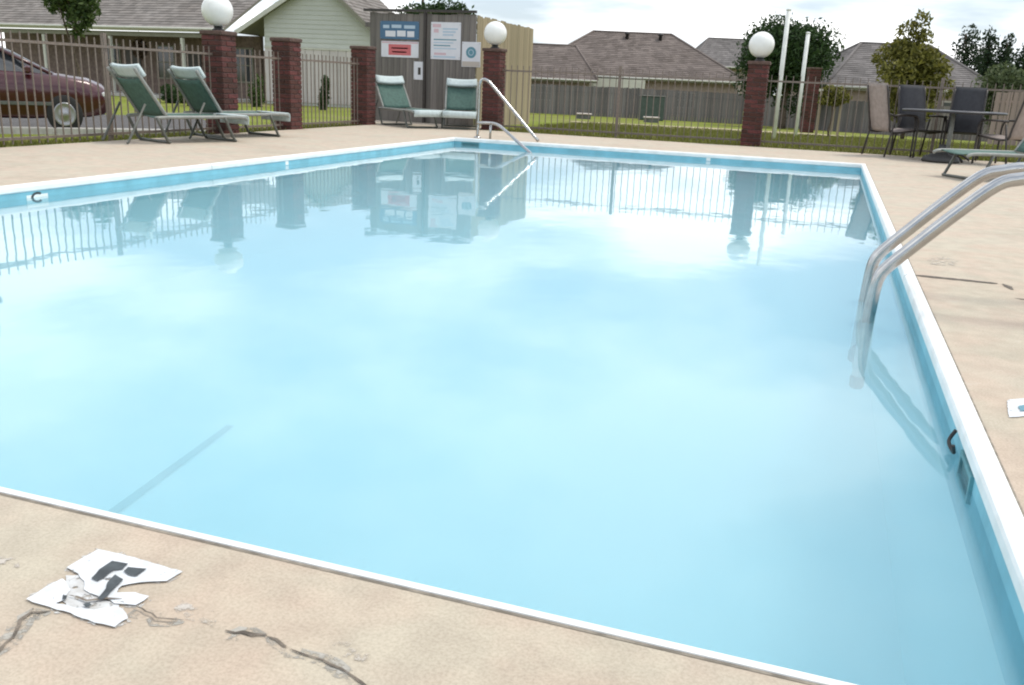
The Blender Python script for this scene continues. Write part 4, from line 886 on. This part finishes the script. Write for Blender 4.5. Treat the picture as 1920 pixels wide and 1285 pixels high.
# hanging fern under the porch eave
q = LH(262, 95, 43.2); qw = lh.matrix_basis
hf = empty('hanging_fern', P(262, 92, 42.0), 0, 'dark hanging fern basket under the porch eave of left house', 'hanging plant')
foliage([(0, 0, 0, .32, .32, .42)], 700, .11, 61, .6, .2).build('fronds', m_brown, hf)
mb = MB(); mb.lathe([(.10, -.18), (.19, -.02), (.20, 0)], seg=12); mb.build('basket', m_black, hf); mb = MB(); mb.tube([(0, 0, 0), (0, 0, .85)], .008, 5); mb.build('hanger', m_black, hf)
# shrubs at its foot
for i, (px, py, d, r, n, m, lb) in enumerate(((320, 188, 36, (.62, .5, .38), 1500, m_leafdark, 'low dark hedge shrub beside the white porch post'), (352, 192, 34, (.5, .4, .3), 1000, m_leafmid, 'low shrub right of the porch post, behind lounger headrest'), (606, 185, 35.5, (.26, .26, .72), 1100, m_leafdark, 'slim dark shrub in front of the pale gable wall'), (480, 190, 36, (.42, .4, .62), 900, m_leafmid, 'dark shrub at left end of the gable wall'))):
    bq = P(px, py, d); gzz = ground_z(bq.x, bq.y); e = empty('shrub', (bq.x, bq.y, gzz), 0, lb, 'shrub', 'shrubs at foot of the left house')
    foliage(clumps((0, 0, r[2]), r, 7, 70 + i, .55), n, .075, 70 + i).build('crown', m, e)
    mb = MB(); mb.tube([(0, 0, 0), (.02, 0, r[2])], .03, 6); mb.build('stem', m_bark, e)

# --- hip-roofed houses beyond the wooden fence
def hip_house(name, px0, px1, ey, rx0, rx1, ry, d, depth, m_roof, m_wall, label, n=22, wins=(), vents=(), turn=0.0):
    cpx = (px0 + px1) / 2; s = F / d; hor = 159.6 + (cpx - 1096) * .0433 if True else 0
    b = P(cpx, hor, d); gz = ground_z(b.x, b.y); e = empty(name, (b.x, b.y, gz), math.atan2(RIGHT.y, RIGHT.x) + turn, label, 'house')
    w_ = (px1 - px0) / s; ze = H + (hor - ey) / s - gz; zr = H + (hor - ry) / s - gz
    x0, x1 = -w_ / 2, w_ / 2; a0, a1 = (rx0 - cpx) / s * (d + depth / 2) / d, (rx1 - cpx) / s * (d + depth / 2) / d
    E0, E1, E2, E3 = Vector((x0, 0, ze)), Vector((x1, 0, ze)), Vector((x1, depth, ze)), Vector((x0, depth, ze)); R0, R1 = Vector((a0, depth / 2, zr)), Vector((a1, depth / 2, zr))
    for pl in ((E0, E1, R1, R0), (E2, E3, R0, R1), (E1, E2, R1, R1), (E3, E0, R0, R0)):
        shingles(*pl, n, e, m_roof); 
        pp = list(pl) if pl[2] != pl[3] else list(pl[:3]); deckplane(pp, .06, e, m_roof)
    mb = MB()
    for p0, p1 in ((E0, R0), (E1, R1), (R0, R1), (E2, R1), (E3, R0)): mb.tube([p0 + Vector((0, 0, .03)), p1 + Vector((0, 0, .04))], .07, 6)
    mb.build('ridge_cap', m_roof, e)
    mb = MB(); mb.box((0, -.01, ze - .09), (w_ + .02, .04, .18)); mb.build('fascia', m_trimdark, e)
    mb = MB(); mb.tube([(x0, -.09, ze - .03), (x1, -.09, ze - .05)], .06, 6); mb.build('gutter', m_trim, e)
    mb = MB(); mb.box((0, depth / 2, (ze - .1) / 2), (w_ - .9, depth - .9, ze - .1)); mb.build('wall', m_wall, e)
    for x, z, ww, hh in wins: window(e, (x, .45, z), ww, hh, m_panel)
    for vx, fr in vents:
        q = Vector((vx, depth / 2 * fr, ze + (zr - ze) * fr)); mb = MB(); mb.lathe([(.11, -.1), (.11, .28), (.19, .30), (.19, .36), (.05, .45)], q, 10); mb.build('roof_vent', m_black, e)
    return e, s, ze
e, s, ze = hip_house('hip_house', 975, 1400, 146, 1125, 1268, 60, 56, 10, m_roofB, m_wallpink, 'brown hip-roofed house behind the long board fence', 24, wins=((3.4, 1.0, 1.2, .9),), vents=((-.1, .86), (2.1, .86)))
mb = MB(); mb.box((-1.35, -.42, ze - .42), (4.0, .10, .56)); mb.build('porch_beam', m_walllight, e)
for x in (-3.3, -1.35, .6):
    mb = MB(); mb.box((x, -.42, (ze - .72) / 2), (.16, .16, ze - .72)); mb.build('porch_post', m_walllight, e)
hip_house('low_house', 880, 1120, 146, 995, 1078, 83, 53, 7, m_roofB, m_wallpink, 'lower brown-roofed house wing left of the hip-roofed house', 18, wins=((0.5, 1.1, 1.3, .8),))
hip_house('far_house', 1290, 1460, 128, 1338, 1405, 75, 82, 8, m_roofC, m_wallpink, 'far slate-roofed house between brown roof and dark round tree', 14, wins=((0, 1.4, 1.2, .9),))
hip_house('right_house', 1545, 1885, 168, 1668, 1795, 82, 44, 9, m_roofC, m_wallpink, 'grey-brown roofed house behind the olive tree on the right', 22, wins=((-1.5, 1.1, 1.2, 1.0), (2.2, 1.1, 1.2, 1.0)), vents=((.6, .8),))
# distant utility pole
b = P(791, 150, 62); gz = ground_z(b.x, b.y); e = empty('utility_pole', (b.x, b.y, gz), .4, 'thin dark utility pole rising behind the sign enclosure', 'utility pole')
mb = MB(); mb.tube([(0, 0, 0), (0, 0, 9.5)], [.11, .08], 10); mb.build('pole', m_bark, e); 

# ------------------------------------------------------------------ parking lot and car
mb = MB(); c0 = P(60, 235, 19.2); u = (RIGHT * math.cos(.42) + AWAY * math.sin(.42)); v = Vector((-u.y, u.x, 0)); gxy = []
for j in range(-2, 9):
    for i in range(-12, 5): 
        q = c0 + u * (i * 1.0) + v * (j * .8); gxy.append((q.x, q.y, ground_z(q.x, q.y) + .02))
mb.add(gxy, [(j * 17 + i, j * 17 + i + 1, j * 17 + i + 18, j * 17 + i + 17) for j in range(10) for i in range(16)], True); tag(mb.build('parking_lot', m_asphalt), kind='structure')
def make_car():
    fw = P(122, 214, 18.0); ang = math.atan2(u.y, u.x)
    gz = ground_z(fw.x, fw.y) + .02; base = Vector((fw.x, fw.y, 0)) - Vector((u.x, u.y, 0)) * 1.36 + v * .82
    e = empty('parked_car', (base.x, base.y, gz), ang, 'dark maroon parked car behind the picket fence at left edge', 'car'); e.scale = (1.0, 1.05, 1.14)
    # body: stations x, half widths and heights (sill, belt, deck) for the lower body
    stn = [(-2.20, .60, .45, .62, .95, .55), (-2.12, .78, .32, .70, 1.0, .70), (-1.7, .86, .26, .72, 1.04, .78), (-1.0, .88, .24, .72, 1.05, .80), (0, .89, .24, .72, 1.03, .81), (.75, .89, .24, .72, 1.01, .80), (1.3, .88, .26, .72, .98, .76), (1.8, .85, .28, .68, .92, .70), (2.08, .76, .32, .60, .82, .58), (2.20, .58, .42, .55, .70, .45)]
    rows = []
    for x, hw_, z0, z1, z2, tw in stn: rows.append([(x, -tw * .9, z0), (x, -hw_ * .97, z0 + .04), (x, -hw_, z1), (x, -hw_ * .965, z2 - .06), (x, -tw, z2), (x, 0, z2 + .03), (x, tw, z2), (x, hw_ * .965, z2 - .06), (x, hw_, z1), (x, hw_ * .97, z0 + .04), (x, tw * .9, z0)])
    n = 11; mb = MB(); mb.add([p for r in rows for p in r], [(i * n + k, i * n + (k + 1) % n, (i + 1) * n + (k + 1) % n, (i + 1) * n + k) for i in range(len(rows) - 1) for k in range(n)] + [tuple(range(n - 1, -1, -1)), tuple((len(rows) - 1) * n + k for k in range(n))], True); mb.build('body', m_carpaint, e)
    cab = [(-1.75, .70, 1.02, 1.04, .60), (-1.15, .76, 1.02, 1.42, .60), (-.5, .77, 1.02, 1.48, .60), (.1, .77, 1.01, 1.46, .59), (.5, .76, 1.0, 1.33, .58), (1.22, .70, .97, .985, .58)]
    rows = [[(x, -bw_, z0), (x, -tw, z1), (x, 0, z1 + .02), (x, tw, z1), (x, bw_, z0)] for x, bw_, z0, z1, tw in cab]
    mb = MB(); mb.add([p for r in rows for p in r], [(i * 5 + k, i * 5 + k + 1, i * 5 + k + 6, i * 5 + k + 5) for i in range(5) for k in range(4)], True); mb.build('window_glass', m_glass, e)
    mb = MB(); mb.sheet([[(x, y, z + .022 - .02 * abs(y)) for y in (-.60, -.3, 0, .3, .60)] for x, z in ((-1.2, 1.40), (-.85, 1.455), (-.4, 1.485), (.05, 1.47), (.2, 1.435))], .03); mb.build('roof_panel', m_carpaint, e)
    for s_ in (-1, 1):
        for x0, z0, x1, z1, w2 in ((-1.72, 1.03, -1.18, 1.43, .70), (.12, 1.46, 1.2, .985, .60), (-.40, 1.02, -.36, 1.47, .775)):
            mb = MB(); mb.tube([(x0, s_ * (w2 if z0 < 1.2 else .60), z0), (x1, s_ * (.60 if z1 > 1.2 else .69), z1)], .032, 6); mb.build('pillar', m_carpaint, e)
        mb = MB(); mb.box((.78, s_ * .93, 1.06), (.12, .20, .13), bev=.03); mb.build('mirror', m_carpaint, e)
        mb = MB(); mb.box((2.02, s_ * .62, .68), (.22, .26, .13), bev=.04); mb.build('headlight', m_lens, e)
        mb = MB(); mb.box((0, s_ * .893, .50), (2.3, .02, .06), bev=.005); mb.build('side_trim', m_framedark, e)
        for x in (-.15, -1.05):
            mb = MB(); mb.box((x, s_ * .89, .88), (.16, .03, .03), bev=.008); mb.build('door_handle', m_alloy, e)
        for x in (-1.34, 1.36):
            rt = Matrix.Rotation(-s_ * math.pi / 2, 3, 'X'); wz = .33
            w0_ = MB(); w0_.lathe([(.20, -.10), (.31, -.10), (.33, -.07), (.33, .07), (.31, .10), (.20, .10)], (0, 0, 0), 24, rt); wh = w0_.build('wheel', m_tyre, e); wh.location = (x, s_ * .80, wz)
            mb = MB(); mb.lathe([(.205, -.02), (.205, .112), (.185, .116), (.16, .104), (.07, .108), (.05, .125), (.01, .128)], (0, 0, 0), 20, rt)
            mb.build('rim', m_alloy, wh)
    return e
make_car()
# kerb stones at the edge of the lot
kb = empty('parking_kerb', (c0.x, c0.y, 0), math.atan2(u.y, u.x), 'pale concrete kerb between parking lot and grass strip', 'kerb')
mb = MB(); mb.box((0, 0, 0), (.97, .16, .24), bev=.02); me = mb.mesh('kerb_stone', m_concrete)
for i in range(-8, 5):
    q = c0 + u * i - v * 1.68; piece('kerb_stone', me, kb, (i, -1.68, ground_z(q.x, q.y) + .02))

# ------------------------------------------------------------------ grass blades near the deck
def blades(regs, dens, hgt, seed, name):
    r = np.random.default_rng(seed); V = []; n0 = 0
    for x0, x1, y0, y1 in regs:
        n = int((x1 - x0) * (y1 - y0) * dens); x = r.uniform(x0, x1, n); y = r.uniform(y0, y1, n); z = np.array([ground_z(a, b_) for a, b_ in zip(x, y)]); th = r.uniform(0, 2 * np.pi, n); h_ = hgt * (.5 + r.random(n)); wv = .008 + .006 * r.random(n)
        ux, uy = np.cos(th) * wv, np.sin(th) * wv; lx, ly = r.normal(size=n) * h_ * .4, r.normal(size=n) * h_ * .4
        V.append(np.stack([np.stack([x - ux, y - uy, z - .01], 1), np.stack([x + ux, y + uy, z - .01], 1), np.stack([x + lx, y + ly, z + h_], 1)], 1).reshape(-1, 3))
    V = np.concatenate(V); n = len(V) // 3; mb = MB(); mb.v = V.tolist(); mb.f = np.arange(3 * n).reshape(-1, 3).tolist(); mb.sm = [False] * n
    o = mb.build(name, m_blade); o['kind'] = 'stuff'
blades([(-6.0, 6.0, DY1 + .01, 20.0), (-11.5, DX0 - .01, 6.0, 16.1), (-6.3, 6, 20, 25)], 420, .055, 3, 'grass')
